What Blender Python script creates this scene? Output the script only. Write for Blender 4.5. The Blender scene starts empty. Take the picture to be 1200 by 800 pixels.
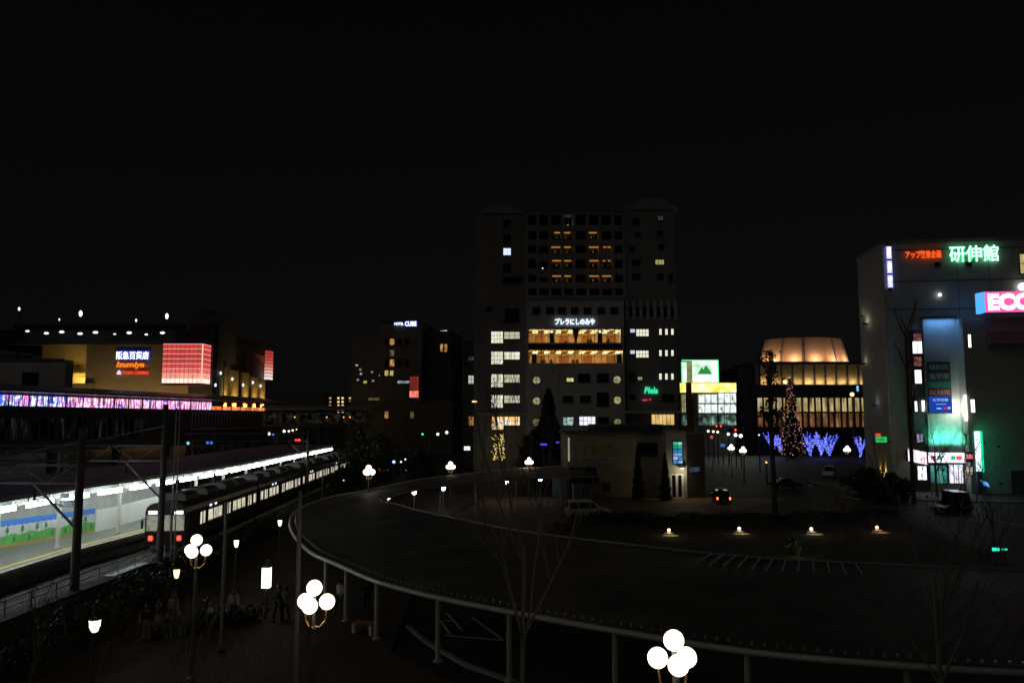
import bpy, bmesh, math, random
from mathutils import Vector, Matrix
R = math.radians
S = bpy.context.scene
C = S.collection
rnd = random.Random(7)

# ------------------------------------------------------------------ camera, sky, light, exposure
CAM_H, FPX, CX, CY = 10.0, 930.0, 600.0, 400.0
PITCH = math.atan(91.0 / FPX)
cd = bpy.data.cameras.new('camera'); cam = bpy.data.objects.new('camera', cd); C.objects.link(cam)
cd.sensor_width = 36; cd.lens = FPX / 1200 * 36; cd.clip_start = .2; cd.clip_end = 6000
cam.location = (0, 0, CAM_H); cam.rotation_euler = (R(90) + PITCH, 0, 0)
S.camera = cam

SUN_EL, SUN_AZ = R(48), R(205)          # glow of the town behind the camera
W = bpy.data.worlds.new('World'); S.world = W; W.use_nodes = True
nt = W.node_tree; nt.nodes.clear()
sky = nt.nodes.new('ShaderNodeTexSky'); sky.sky_type = 'NISHITA'; sky.sun_disc = False
sky.sun_elevation = SUN_EL; sky.sun_rotation = SUN_AZ
bw = nt.nodes.new('ShaderNodeHueSaturation'); bw.inputs['Saturation'].default_value = .12
bg = nt.nodes.new('ShaderNodeBackground'); bg.inputs['Strength'].default_value = .0005
wo = nt.nodes.new('ShaderNodeOutputWorld')
nt.links.new(sky.outputs[0], bw.inputs['Color']); nt.links.new(bw.outputs[0], bg.inputs[0]); nt.links.new(bg.outputs[0], wo.inputs[0])
sl = bpy.data.lights.new('sun', 'SUN'); so = bpy.data.objects.new('sun', sl); C.objects.link(so)
sl.energy = .037; sl.angle = R(40); sl.color = (1, .93, .82)
so.rotation_euler = (R(90) - SUN_EL, 0, -SUN_AZ + R(180) + R(0))
so.rotation_euler = Vector((-math.sin(SUN_AZ) * math.cos(SUN_EL), -math.cos(SUN_AZ) * math.cos(SUN_EL), -math.sin(SUN_EL))).to_track_quat('-Z', 'Y').to_euler()
S.view_settings.view_transform = 'Standard'; S.view_settings.look = 'None'
S.view_settings.exposure = 0; S.view_settings.gamma = 1; S.view_settings.use_curve_mapping = False
S.render.engine = 'CYCLES'
S.cycles.use_denoising = True; S.cycles.max_bounces = 5; S.cycles.diffuse_bounces = 3; S.cycles.glossy_bounces = 3
S.cycles.transparent_max_bounces = 12; S.cycles.sample_clamp_indirect = 4
S.cycles.use_adaptive_sampling = True; S.cycles.adaptive_threshold = .005

# ------------------------------------------------------------------ helpers: pixel rays used to take measurements off the photograph
def ray(px, py):
    dx, dy = (px - CX) / FPX, (CY - py) / FPX
    return Vector((dx, math.cos(PITCH) - dy * math.sin(PITCH), math.sin(PITCH) + dy * math.cos(PITCH)))
def A(px, py, Y):
    d = ray(px, py); return Vector((0, 0, CAM_H)) + d * (Y / d.y)
def G(px, py, z=0.0):
    d = ray(px, py); return Vector((0, 0, CAM_H)) + d * ((z - CAM_H) / d.z)

class Fr:                                # a facade frame: x along the front, y back into the building
    def __init__(s, ox, oy, rot=0):
        s.o = Vector((ox, oy, 0)); s.rot = rot
        s.ex = Vector((math.cos(rot), math.sin(rot), 0)); s.ey = Vector((-math.sin(rot), math.cos(rot), 0))
    def p(s, px, py, yo=0):
        d = ray(px, py); o = Vector((0, 0, CAM_H))
        t = ((s.o + s.ey * yo) - o).dot(s.ey) / d.dot(s.ey)
        w = o + d * t; return (w - s.o).dot(s.ex), w.z
    def w(s, x, y, z): return s.o + s.ex * x + s.ey * y + Vector((0, 0, z))

# ------------------------------------------------------------------ materials
MATS = {}
def _new(name):
    m = bpy.data.materials.new(name); m.use_nodes = True
    return m, m.node_tree, m.node_tree.nodes['Principled BSDF']
def mat(name, col, rough=.7, metal=0, var=.25, scale=3.0, bump=0.0, spec=.5, stretch=(1, 1, 1)):
    if name in MATS: return MATS[name]
    m, t, b = _new(name)
    b.inputs['Roughness'].default_value = rough; b.inputs['Metallic'].default_value = metal
    b.inputs['Specular IOR Level'].default_value = spec
    tc = t.nodes.new('ShaderNodeTexCoord'); mp = t.nodes.new('ShaderNodeMapping')
    mp.inputs['Scale'].default_value = stretch
    t.links.new(tc.outputs['Object'], mp.inputs[0])
    n = t.nodes.new('ShaderNodeTexNoise'); n.inputs['Scale'].default_value = scale; n.inputs['Detail'].default_value = 6
    t.links.new(mp.outputs[0], n.inputs['Vector'])
    r = t.nodes.new('ShaderNodeValToRGB'); e = r.color_ramp.elements
    lo = [max(0, c * (1 - var)) for c in col]; hi = [min(1, c * (1 + var)) for c in col]
    e[0].position = .3; e[1].position = .72; e[0].color = (*lo, 1); e[1].color = (*hi, 1)
    t.links.new(n.outputs['Fac'], r.inputs[0]); t.links.new(r.outputs[0], b.inputs['Base Color'])
    if bump:
        bp = t.nodes.new('ShaderNodeBump'); bp.inputs['Strength'].default_value = bump; bp.inputs['Distance'].default_value = .05
        n2 = t.nodes.new('ShaderNodeTexNoise'); n2.inputs['Scale'].default_value = scale * 8
        t.links.new(tc.outputs['Object'], n2.inputs['Vector'])
        t.links.new(n2.outputs['Fac'], bp.inputs['Height']); t.links.new(bp.outputs[0], b.inputs['Normal'])
    MATS[name] = m; return m
def emit(name, col, s=1.0):
    if name in MATS: return MATS[name]
    m, t, b = _new(name); t.nodes.remove(b)
    e = t.nodes.new('ShaderNodeEmission'); e.inputs[0].default_value = (*col, 1); e.inputs[1].default_value = s
    t.links.new(e.outputs[0], t.nodes['Material Output'].inputs[0])
    MATS[name] = m; return m
def lit(name, cols, s=1.0, scale=1.0, stretch=(1, 1, 1), lo=.3, hi=.7, detail=3):
    """something that gives off light unevenly: curtains, shelves and lamps seen through a lit pane"""
    if name in MATS: return MATS[name]
    m, t, b = _new(name); t.nodes.remove(b)
    e = t.nodes.new('ShaderNodeEmission'); e.inputs[1].default_value = s
    tc = t.nodes.new('ShaderNodeTexCoord'); mp = t.nodes.new('ShaderNodeMapping'); mp.inputs['Scale'].default_value = stretch
    n = t.nodes.new('ShaderNodeTexNoise'); n.inputs['Scale'].default_value = scale; n.inputs['Detail'].default_value = detail
    r = t.nodes.new('ShaderNodeValToRGB'); el = r.color_ramp.elements
    while len(el) < len(cols): el.new(.5)
    for i, c in enumerate(cols):
        el[i].position = lo + (hi - lo) * i / (len(cols) - 1); el[i].color = (*c, 1)
    t.links.new(tc.outputs['Object'], mp.inputs[0]); t.links.new(mp.outputs[0], n.inputs['Vector'])
    t.links.new(n.outputs['Fac'], r.inputs[0]); t.links.new(r.outputs[0], e.inputs[0])
    t.links.new(e.outputs[0], t.nodes['Material Output'].inputs[0])
    MATS[name] = m; return m
def glass(name, col=(.02, .025, .03), rough=.08):
    return mat(name, col, rough, 0, .1, 1, 0, .6)
def clear_pane(name='clear_pane'):
    if name in MATS: return MATS[name]
    m, t, b = _new(name); t.nodes.remove(b)
    tr = t.nodes.new('ShaderNodeBsdfTransparent'); tr.inputs[0].default_value = (.9, .92, .92, 1)
    gl = t.nodes.new('ShaderNodeBsdfGlossy'); gl.inputs['Roughness'].default_value = .05
    mx = t.nodes.new('ShaderNodeMixShader'); mx.inputs[0].default_value = .07
    t.links.new(tr.outputs[0], mx.inputs[1]); t.links.new(gl.outputs[0], mx.inputs[2])
    t.links.new(mx.outputs[0], t.nodes['Material Output'].inputs[0]); MATS[name] = m; return m
def bulbs(name, cols, s):
    """each tiny bulb of a light string takes one colour of its own"""
    if name in MATS: return MATS[name]
    m, t, b = _new(name); t.nodes.remove(b)
    g = t.nodes.new('ShaderNodeNewGeometry'); r = t.nodes.new('ShaderNodeValToRGB'); r.color_ramp.interpolation = 'CONSTANT'
    el = r.color_ramp.elements
    while len(el) < len(cols): el.new(.5)
    for i, c in enumerate(cols): el[i].position = i / len(cols); el[i].color = (*c, 1)
    e = t.nodes.new('ShaderNodeEmission'); e.inputs[1].default_value = s
    t.links.new(g.outputs['Random Per Island'], r.inputs[0]); t.links.new(r.outputs[0], e.inputs[0])
    t.links.new(e.outputs[0], t.nodes['Material Output'].inputs[0]); MATS[name] = m; return m
def paving(name, c1, c2, mortar, scale, rough=.75):
    if name in MATS: return MATS[name]
    m, t, b = _new(name); b.inputs['Roughness'].default_value = rough; b.inputs['Specular IOR Level'].default_value = .15
    tc = t.nodes.new('ShaderNodeTexCoord'); br = t.nodes.new('ShaderNodeTexBrick')
    br.inputs['Scale'].default_value = scale; br.inputs['Mortar Size'].default_value = .012
    br.inputs['Color1'].default_value = (*c1, 1); br.inputs['Color2'].default_value = (*c2, 1); br.inputs['Mortar'].default_value = (*mortar, 1)
    n = t.nodes.new('ShaderNodeTexNoise'); n.inputs['Scale'].default_value = .35; n.inputs['Detail'].default_value = 8
    mx = t.nodes.new('ShaderNodeMix'); mx.data_type = 'RGBA'; mx.blend_type = 'MULTIPLY'; mx.inputs[0].default_value = .7
    t.links.new(tc.outputs['Object'], br.inputs['Vector']); t.links.new(tc.outputs['Object'], n.inputs['Vector'])
    t.links.new(br.outputs['Color'], mx.inputs[6]); t.links.new(n.outputs['Fac'], mx.inputs[7])
    t.links.new(mx.outputs[2], b.inputs['Base Color']); MATS[name] = m; return m

ASPHALT = mat('asphalt', (.045, .043, .041), .75, 0, .4, .5, .3, .12)
ROADM = mat('road_asphalt', (.04, .036, .033), .72, 0, .4, .5, .2, .12)
PLAZA = paving('plaza_paving', (.19, .13, .095), (.14, .10, .075), (.06, .055, .05), 2.2)
COURT = paving('court_paving', (.42, .25, .14), (.34, .19, .11), (.14, .11, .08), 1.6)
CONC = mat('concrete', (.3, .3, .29), .85, 0, .25, .8, .2)
CONCD = mat('dark_concrete', (.12, .12, .12), .85, 0, .3, .6, .2)
STEEL = mat('painted_steel', (.3, .3, .3), .45, .3, .15, 4)
STEELD = mat('dark_steel', (.08, .08, .085), .5, .4, .2, 4)
STEELP = mat('pale_steel', (.55, .55, .54), .4, .3, .12, 4)
WHITEP = mat('white_paint', (.75, .75, .73), .55, 0, .08, 2)
BLACK = mat('black_rubber', (.015, .015, .015), .7, 0, .2, 5)
GLASSD = glass('dark_glass')
GALV = mat('galvanised', (.42, .43, .43), .4, .6, .12, 6)
BARK = mat('bark', (.13, .105, .085), .9, 0, .35, 9, .5, .3, (3, 3, .6))
BARKP = mat('pale_bark', (.3, .27, .23), .85, 0, .3, 9, .4, .3, (3, 3, .5))
LEAF = mat('evergreen_leaf', (.035, .06, .025), .6, 0, .5, 1.5)
LEAFC = mat('conifer_leaf', (.02, .035, .018), .7, 0, .5, 1.2)
LEAFD = mat('dry_leaf', (.16, .07, .03), .7, 0, .4, 2)
GRASSG = mat('lawn_leaf', (.05, .09, .025), .6, 0, .5, 2)
GLOBE = emit('globe_light', (1, .87, .68), 3.4)

# ------------------------------------------------------------------ mesh builder
class MB:
    def __init__(s): s.v = []; s.f = []; s.m = []; s.k = 0
    def add(s, vs, fs):
        o = len(s.v); s.v += [tuple(v) for v in vs]
        for f in fs: s.f.append([i + o for i in f]); s.m.append(s.k)
        return s
    def box(s, x0, y0, z0, x1, y1, z1):
        v = [(x, y, z) for z in (z0, z1) for y in (y0, y1) for x in (x0, x1)]
        return s.add(v, [(0, 2, 3, 1), (4, 5, 7, 6), (0, 1, 5, 4), (2, 6, 7, 3), (0, 4, 6, 2), (1, 3, 7, 5)])
    def cbox(s, c, d): return s.box(c[0] - d[0] / 2, c[1] - d[1] / 2, c[2] - d[2] / 2, c[0] + d[0] / 2, c[1] + d[1] / 2, c[2] + d[2] / 2)
    def bar(s, p, q, w, h, up=(0, 0, 1)):
        p, q = Vector(p), Vector(q); d = (q - p).normalized(); u = Vector(up)
        if abs(d.dot(u)) > .98: u = Vector((1, 0, 0))
        a = d.cross(u).normalized() * w / 2; b = a.cross(d).normalized() * h / 2
        v = [p - a - b, p + a - b, p + a + b, p - a + b, q - a - b, q + a - b, q + a + b, q - a + b]
        return s.add(v, [(0, 3, 2, 1), (4, 5, 6, 7), (0, 1, 5, 4), (1, 2, 6, 5), (2, 3, 7, 6), (3, 0, 4, 7)])
    def tube(s, pts, r, n=6, cap=True):
        pts = [Vector(p) for p in pts]; rr = r if isinstance(r, (list, tuple)) else [r] * len(pts)
        o = len(s.v); ref = None
        for i, p in enumerate(pts):
            d = (pts[min(i + 1, len(pts) - 1)] - pts[max(i - 1, 0)]).normalized()
            if ref is None: ref = Vector((1, 0, 0)) if abs(d.x) < .9 else Vector((0, 1, 0))
            a = (ref - d * ref.dot(d)).normalized(); ref = a; b = d.cross(a)
            for k in range(n):
                t = 2 * math.pi * k / n; s.v.append(tuple(p + (a * math.cos(t) + b * math.sin(t)) * rr[i]))
        for i in range(len(pts) - 1):
            for k in range(n):
                k2 = (k + 1) % n; s.f.append([o + i * n + k, o + i * n + k2, o + (i + 1) * n + k2, o + (i + 1) * n + k]); s.m.append(s.k)
        if cap:
            s.f.append([o + k for k in range(n)][::-1]); s.m.append(s.k)
            e = o + (len(pts) - 1) * n; s.f.append([e + k for k in range(n)]); s.m.append(s.k)
        return s
    def lathe(s, prof, n=16, c=(0, 0, 0)):
        o = len(s.v)
        for r, z in prof:
            for k in range(n):
                t = 2 * math.pi * k / n; s.v.append((c[0] + r * math.cos(t), c[1] + r * math.sin(t), c[2] + z))
        for i in range(len(prof) - 1):
            for k in range(n):
                k2 = (k + 1) % n; s.f.append([o + i * n + k, o + i * n + k2, o + (i + 1) * n + k2, o + (i + 1) * n + k]); s.m.append(s.k)
        s.f.append([o + k for k in range(n)][::-1]); s.m.append(s.k)
        e = o + (len(prof) - 1) * n; s.f.append([e + k for k in range(n)]); s.m.append(s.k)
        return s
    def ball(s, c, r, n=14, sc=(1, 1, 1)):
        o = len(s.v); h = n // 2
        for i in range(1, h):
            a = math.pi * i / h
            for k in range(n):
                t = 2 * math.pi * k / n
                s.v.append((c[0] + r * sc[0] * math.sin(a) * math.cos(t), c[1] + r * sc[1] * math.sin(a) * math.sin(t), c[2] + r * sc[2] * math.cos(a)))
        T = len(s.v); s.v.append((c[0], c[1], c[2] + r * sc[2])); s.v.append((c[0], c[1], c[2] - r * sc[2]))
        for k in range(n):
            k2 = (k + 1) % n
            s.f.append([T, o + k, o + k2]); s.m.append(s.k)
            e = o + (h - 2) * n; s.f.append([T + 1, e + k2, e + k]); s.m.append(s.k)
            for i in range(h - 2):
                s.f.append([o + i * n + k, o + (i + 1) * n + k, o + (i + 1) * n + k2, o + i * n + k2]); s.m.append(s.k)
        return s
    def prism(s, poly, a, b, plane='xz'):
        n = len(poly)
        def P(u, w, t): return (u, t, w) if plane == 'xz' else ((u, w, t) if plane == 'xy' else (t, u, w))
        v = [P(u, w, a) for u, w in poly] + [P(u, w, b) for u, w in poly]
        f = [list(range(n)), list(range(2 * n - 1, n - 1, -1))] + [[i, (i + 1) % n, n + (i + 1) % n, n + i] for i in range(n)]
        return s.add(v, f)
    def leaf(s, c, r, rg):
        a = Vector((rg.gauss(0, 1), rg.gauss(0, 1), rg.gauss(0, 1))).normalized(); b = a.orthogonal().normalized()
        c = Vector(c); d = a.cross(b) * r * .55; b = b * r
        return s.add([c - b, c + d, c + b, c - d], [(0, 1, 2, 3)])
    def build(s, name, mats, parent=None, smooth=False, label=None, bevel=0):
        me = bpy.data.meshes.new(name); me.from_pydata(s.v, [], s.f); me.update()
        if not isinstance(mats, (list, tuple)): mats = [mats]
        for m in mats: me.materials.append(m)
        for p, k in zip(me.polygons, s.m): p.material_index = k
        bm = bmesh.new(); bm.from_mesh(me)
        if bevel: bmesh.ops.bevel(bm, geom=[e for e in bm.edges if len(e.link_faces) == 2 and e.calc_face_angle(0) > .4], offset=bevel, segments=2, affect='EDGES', clamp_overlap=True)
        bmesh.ops.recalc_face_normals(bm, faces=bm.faces); bm.to_mesh(me); bm.free()
        if smooth:
            me.polygons.foreach_set('use_smooth', [True] * len(me.polygons))
        o = bpy.data.objects.new(name, me); C.objects.link(o)
        if parent is not None: o.parent = parent
        if label: o['label'] = label
        return o
def tag(o, label=None, cat=None, group=None, kind=None):
    if label: o['label'] = label
    if cat: o['category'] = cat
    if group: o['group'] = group
    if kind: o['kind'] = kind
    return o
def thing(name, label, cat, loc=(0, 0, 0), rot=0, group=None):
    o = bpy.data.objects.new(name, None); o.empty_display_size = .3; C.objects.link(o)
    o.location = loc; o.rotation_euler = (0, 0, rot); return tag(o, label, cat, group)
def struct(o): o['kind'] = 'structure'; return o
def dup(src, loc, rot=None, label=None):
    def cp(o, par):
        c = o.copy(); C.objects.link(c)
        if par is not None: c.parent = par
        for ch in list(o.children):
            if ch.name in seen: cp(ch, c)
        return c
    seen = set()
    def walk(o):
        for ch in o.children: seen.add(ch.name); walk(ch)
    walk(src); r = cp(src, None); r.location = loc
    if rot is not None: r.rotation_euler = (0, 0, rot)
    if label: r['label'] = label
    return r
def area(name, parent, loc, aim, sx, sy, power, col, spread=180):
    l = bpy.data.lights.new(name, 'AREA'); l.shape = 'RECTANGLE'; l.size = sx; l.size_y = sy; l.energy = power; l.color = col; l.spread = R(spread)
    o = bpy.data.objects.new(name, l); C.objects.link(o); o.location = loc
    if parent is not None: o.parent = parent
    o.rotation_euler = Vector(aim).to_track_quat('-Z', 'Y').to_euler(); return o
def point(name, parent, loc, power, col, r=.1):
    l = bpy.data.lights.new(name, 'POINT'); l.energy = power; l.color = col; l.shadow_soft_size = r
    o = bpy.data.objects.new(name, l); C.objects.link(o); o.location = loc
    if parent is not None: o.parent = parent
    return o
def text_mesh(body, w, h, depth=.05, bold=.0, shear=0):
    cu = bpy.data.curves.new('lettering', 'FONT'); cu.body = body; cu.size = 1; cu.extrude = .01; cu.offset = bold; cu.shear = shear
    cu.resolution_u = 3
    o = bpy.data.objects.new('lettering', cu); C.objects.link(o)
    bpy.context.view_layer.update()
    me = bpy.data.meshes.new_from_object(o.evaluated_get(bpy.context.evaluated_depsgraph_get()))
    bpy.data.objects.remove(o); bpy.data.curves.remove(cu)
    xs = [v.co.x for v in me.vertices] or [0, 1]; ys = [v.co.y for v in me.vertices] or [0, 1]
    x0, x1, y0, y1 = min(xs), max(xs), min(ys), max(ys)
    for v in me.vertices:
        x, y, z = v.co; v.co = ((x - x0) / (x1 - x0) * w, -z / .01 * depth / 2, (y - y0) / (y1 - y0) * h)
    return me
def lettering(parent, body, x, y, z, w, h, m, depth=.05, bold=.0, shear=0, name='lettering'):
    me = text_mesh(body, w, h, depth, bold, shear); me.materials.clear(); me.materials.append(m)
    o = bpy.data.objects.new(name, me); C.objects.link(o); o.parent = parent; o.location = (x, y, z); return o
def sign(name, label, fr, px0, py0, px1, py1, body, m, yo=-.3, backing=None, bold=.0, shear=0, pad=.25, cat='sign', depth=.08):
    x0, z1 = fr.p(px0, py0, yo); x1, z0 = fr.p(px1, py1, yo)
    t = thing(name, label, cat, fr.w(x0, yo, z0), fr.rot)
    b = MB()
    if backing is not None:
        b.box(-pad, .1, -pad, x1 - x0 + pad, -yo, z1 - z0 + pad); b.build('backing', backing, t)
    else:
        for zz in (.25, .75): b.box(0, .06, (z1 - z0) * zz - .03, x1 - x0, .12, (z1 - z0) * zz + .03)
        for xx in (.1, .5, .9): b.box((x1 - x0) * xx - .03, .12, (z1 - z0) * .2, (x1 - x0) * xx + .03, -yo, (z1 - z0) * .8)
        b.build('mounting_rail', STEELD, t)
    lettering(t, body, 0, 0, 0, x1 - x0, z1 - z0, m, depth, bold, shear)
    return t
def window(parent, fr, px0, py0, px1, py1, m, nx=2, ny=1, yo=0, frame=None, fw=.09, name='window', sill=True, dep=.1):
    x0, z1 = fr.p(px0, py0, yo); x1, z0 = fr.p(px1, py1, yo)
    b = MB(); y = yo - dep
    b.k = 1; b.box(x0, y + .05, z0, x1, y + .08, z1)
    b.k = 0
    b.box(x0 - fw, y, z0 - fw, x0, yo, z1 + fw); b.box(x1, y, z0 - fw, x1 + fw, yo, z1 + fw)
    b.box(x0, y, z1, x1, yo, z1 + fw); b.box(x0, y, z0 - fw, x1, yo, z0)
    for i in range(1, nx): xx = x0 + (x1 - x0) * i / nx; b.box(xx - fw * .4, y, z0, xx + fw * .4, y + .045, z1)
    for i in range(1, ny): zz = z0 + (z1 - z0) * i / ny; b.box(x0, y + .004, zz - fw * .35, x1, y + .049, zz + fw * .35)
    if sill: b.box(x0 - fw * 2, y - .1, z0 - fw * 2, x1 + fw * 2, yo, z0 - fw)
    return b.build(name, [frame or STEELD, m], parent)

# ------------------------------------------------------------------ the ground
TRK = Vector((-.054, 1, 0)).normalized(); TRN = Vector((TRK.y, -TRK.x, 0))
def T(t, Y, z=0): return Vector((t - .054 * Y, Y, z))          # t: distance right of the vanishing line of the track
gm = MB(); gm.box(-1800, -60, -1, 1800, 3000, 0); struct(gm.build('ground', ASPHALT))
# plaza paving left, under the canopy; brown court inside the ring; road at the right
pz = MB(); pz.prism([T(-17.6, 8)[:2], (3, 8), (16, 20), (4, 26.2), (-1, 29.5), (-5.2, 35), (-6, 52), (-8, 70), (-4, 100), (-14, 118), T(-17.2, 130)[:2]], .0, .12, 'xy'); struct(pz.build('pavement', PLAZA))
ct = MB(); ct.prism([(-6, 56), (3, 58), (12, 72), (30, 80), (44, 90), (36, 103), (20, 103.3), (-3, 104.5), (-7, 92), (-8.5, 72)], .0, .012, 'xy'); struct(ct.build('forecourt', COURT))
rd = MB(); rd.prism([(2, 62), (16, 60), (44, 40), (90, 40), (90, 100), (58, 108), (50, 140), (62, 300), (44, 300), (40, 150), (34, 100), (20, 84), (4, 78)], .0, .016, 'xy'); struct(rd.build('road', ROADM))
pv = MB(); pv.prism([(45, 100), (90, 88), (90, 111), (50, 113), (52, 128), (47, 128)], 0, .13, 'xy'); struct(pv.build('sidewalk', mat('sidewalk_slab', (.07, .07, .068), .8, 0, .3, .7, .2)))
mk = MB()
for a, b_, w in (((512, 722), (527, 742), .12), ((524, 718), (541, 738), .12), ((522, 744), (588, 750), .14), ((552, 722), (590, 750), .12), ((516, 727), (532, 727), .1)):
    p, q = G(*a), G(*b_); mk.bar((p.x, p.y, .01), (q.x, q.y, .01), w, .012)
struct(mk.build('bay_marking', WHITEP))
mk = MB()
for a, b_ in (((948, 568), (952, 570)), ((1000, 560), (1006, 563)), ((985, 581), (1008, 585)), ((1060, 600), (1100, 604)), ((1115, 607), (1160, 611)), ((1170, 612), (1210, 616))):
    p, q = G(*a), G(*b_); mk.bar((p.x, p.y, .022), (q.x, q.y, .022), .25, .012)
struct(mk.build('lane_marking', WHITEP))
kb = MB(); kp = [G(x, y) for x, y in ((478, 735), (500, 754), (545, 780), (600, 800), (660, 822))]
for p, q in zip(kp, kp[1:]): kb.bar((p.x, p.y, .065), (q.x, q.y, .065), .2, .15)
struct(kb.build('kerb', CONC))
kb = MB(); kp = [T(-12, 24, .0), T(-9.0, 25), T(-4.0, 26.5), T(-.5, 28)]
for p, q in zip(kp, kp[1:]): kb.bar((p.x, p.y, .17), (q.x, q.y, .17), .22, .12)
struct(kb.build('planting_kerb', CONC))
bd = MB(); bd.prism([T(-47, 20)[:2], T(-19.6, 20)[:2], T(-18.2, 60)[:2], T(-18.2, 190)[:2], T(-47, 190)[:2]], 0, .3, 'xy')
struct(bd.build('track_ballast', mat('ballast', (.05, .046, .042), .95, 0, .5, 5, .8)))

# ------------------------------------------------------------------ railway
def tt(Y, base): return base - max(0, 57 - Y) ** 1.5 * .011
for base, lab in ((-20.7, 'railway track under the maroon train beside the lit platform'),):
    t = thing('railway_track', lab, 'track', T(base, 60, .3))
    o = t.location
    ys = list(range(22, 170, 4))
    for g in (-.72, .72):
        m = MB()
        for a, b_ in zip(ys, ys[1:]): m.bar(T(tt(a, base) + g, a, .45) - o, T(tt(b_, base) + g, b_, .45) - o, .07, .14)
        m.build('rail', mat('rail_steel', (.3, .28, .26), .35, .8), t)
    m = MB()
    for i in range(150):
        Y = 22 + i * .98; p = T(tt(Y, base), Y, .34) - o; m.cbox((p.x, p.y, p.z), (2.3, .22, .12))
    tag(m.build('sleepers', CONCD, t), kind='stuff')

# platform
EDGE = [(30, -26.2), (43, -25.7), (52, -25.4), (60, -24.3), (70, -23.2), (80, -22.75), (135, -22.7)]
WALL = [(30, -35), (43, -33.2), (52, -31), (60.5, -28), (63, -27.7), (135, -27.4)]
def interp(tab, Y):
    for (a, u), (b_, v) in zip(tab, tab[1:]):
        if Y <= b_: return u + (v - u) * max(0, (Y - a)) / (b_ - a)
    return tab[-1][1]
YS = [30, 34, 38, 43, 47, 52, 56, 60, 65, 70, 75, 80, 90, 100, 110, 120, 135]
t = thing('station_platform', 'brightly lit station platform with grey deck and yellow tactile line', 'platform', T(-26, 60, 0)); o = t.location
def strip(name, m, offs, z0, z1, parent, o, tab=EDGE):
    b = MB()
    for a, c in zip(YS, YS[1:]):
        q = [T(interp(tab, a) + offs[0], a) - o, T(interp(tab, a) + offs[1], a) - o, T(interp(tab, c) + offs[1], c) - o, T(interp(tab, c) + offs[0], c) - o]
        b.prism([(v.x, v.y) for v in q], z0, z1, 'xy')
    return b.build(name, m, parent)
b = MB()
for a, c in zip(YS, YS[1:]):
    q = [T(interp(WALL, a) - 4, a) - o, T(interp(EDGE, a), a) - o, T(interp(EDGE, c), c) - o, T(interp(WALL, c) - 4, c) - o]
    b.prism([(v.x, v.y) for v in q], 1.2, 1.6, 'xy')
b.build('deck', mat('platform_deck', (.15, .16, .13), .6, 0, .2, 1.2, .1), t)
strip('deck_edge', mat('edge_coping', (.36, .36, .33), .6, 0, .15, 2), (-.35, .04), 1.45, 1.61, t, o)
strip('tactile_line', mat('tactile_yellow', (.62, .45, .05), .6, 0, .15, 4), (-1.0, -.65), 1.5, 1.612, t, o)
strip('support_wall', CONCD, (-.9, -.55), 0, 1.2, t, o)

# wall at the back of the platform: mural bays then white boarding
def wallrun(y0, y1): 
    p, q = T(interp(WALL, y0), y0), T(interp(WALL, y1), y1); return p, q
WHITEB = mat('white_boarding', (.72, .74, .72), .5, 0, .06, 1)
MBLUE = mat('mural_blue', (.05, .2, .62), .5, 0, .1, 1); MGREEN = mat('mural_green', (.13, .42, .1), .5, 0, .2, 2)
MTREE = mat('mural_tree', (.04, .2, .07), .5, 0, .2, 2); MORAN = mat('mural_base', (.45, .28, .1), .6, 0, .2, 2); MWHITE = mat('mural_white', (.5, .54, .56), .5, 0, .15, 2)
p, q = wallrun(30, 59.0)
pts = [T(interp(WALL, y), y) for y in (32, 38, 43, 47.5, 52, 56, 60.5)]
for i, (p, q) in enumerate(zip(pts, pts[1:])):
    L = (q - p).length - .03; ang = math.atan2((q - p).y, (q - p).x)
    t = thing('mural_panel', ['painted hoarding panel hidden at the near end of the platform', 'mural hoarding panel outside the left border of the photo', 'mural hoarding panel of trees and blue scalloped band at the left border',
              'mural hoarding panel of trees second from the left border', 'mural hoarding panel with green hill behind the first mast', 'mural hoarding panel of trees next to the white boarding'][i], 'mural', (p.x, p.y, 1.6), ang, 'tree murals along the platform')
    H = 1.75
    # front faces the platform edge: local -y
    b = MB(); b.box(0, 0, 0, L, .06, H); b.build('board', MWHITE, t)
    b = MB(); b.box(0, -.012, 0, L, -.002, .16); b.build('base_strip', MORAN, t)
    b = MB(); n = 14; poly = [(0, .16), (L, .16)] + [(L * (1 - k / n), .78 + .08 * math.sin(k * 1.3 + i)) for k in range(n + 1)]
    b.prism(poly, -.014, -.003); b.build('painted_hill', MGREEN, t)
    b = MB(); n = 4 * int(L / .45); poly = [(L, H + .02), (0, H + .02)] + [(L * k / n, H - .33 - .07 * abs(math.sin(k * math.pi / 4))) for k in range(n + 1)]
    b.prism(poly, -.016, -.004); b.build('blue_band', MBLUE, t)
    x = .35
    while x < L - .25:
        for zb, s in ((.86, 1), (.3, .8)):
            xx = x + (.0 if s == 1 else .55)
            if xx > L - .2: continue
            poly = [(xx - .03, zb - .1 * s), (xx + .03, zb - .1 * s), (xx + .03, zb + .08 * s), (xx + .17 * s, zb + .08 * s), (xx + .08 * s, zb + .22 * s), (xx + .13 * s, zb + .22 * s), (xx, zb + .5 * s), (xx - .13 * s, zb + .22 * s), (xx - .08 * s, zb + .22 * s), (xx - .17 * s, zb + .08 * s), (xx - .03, zb + .08 * s)]
            b = MB(); b.prism(poly, -.026, -.0165); b.build('painted_tree', MTREE, t)
        x += 1.15
t = thing('platform_wall', 'plain white boarded wall at the back of the platform', 'wall', T(-27.9, 60, 1.6)); o = t.location
ys = [60.6, 63, 65.5, 68, 71, 74, 78, 82, 90, 100, 110, 122, 135]
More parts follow.
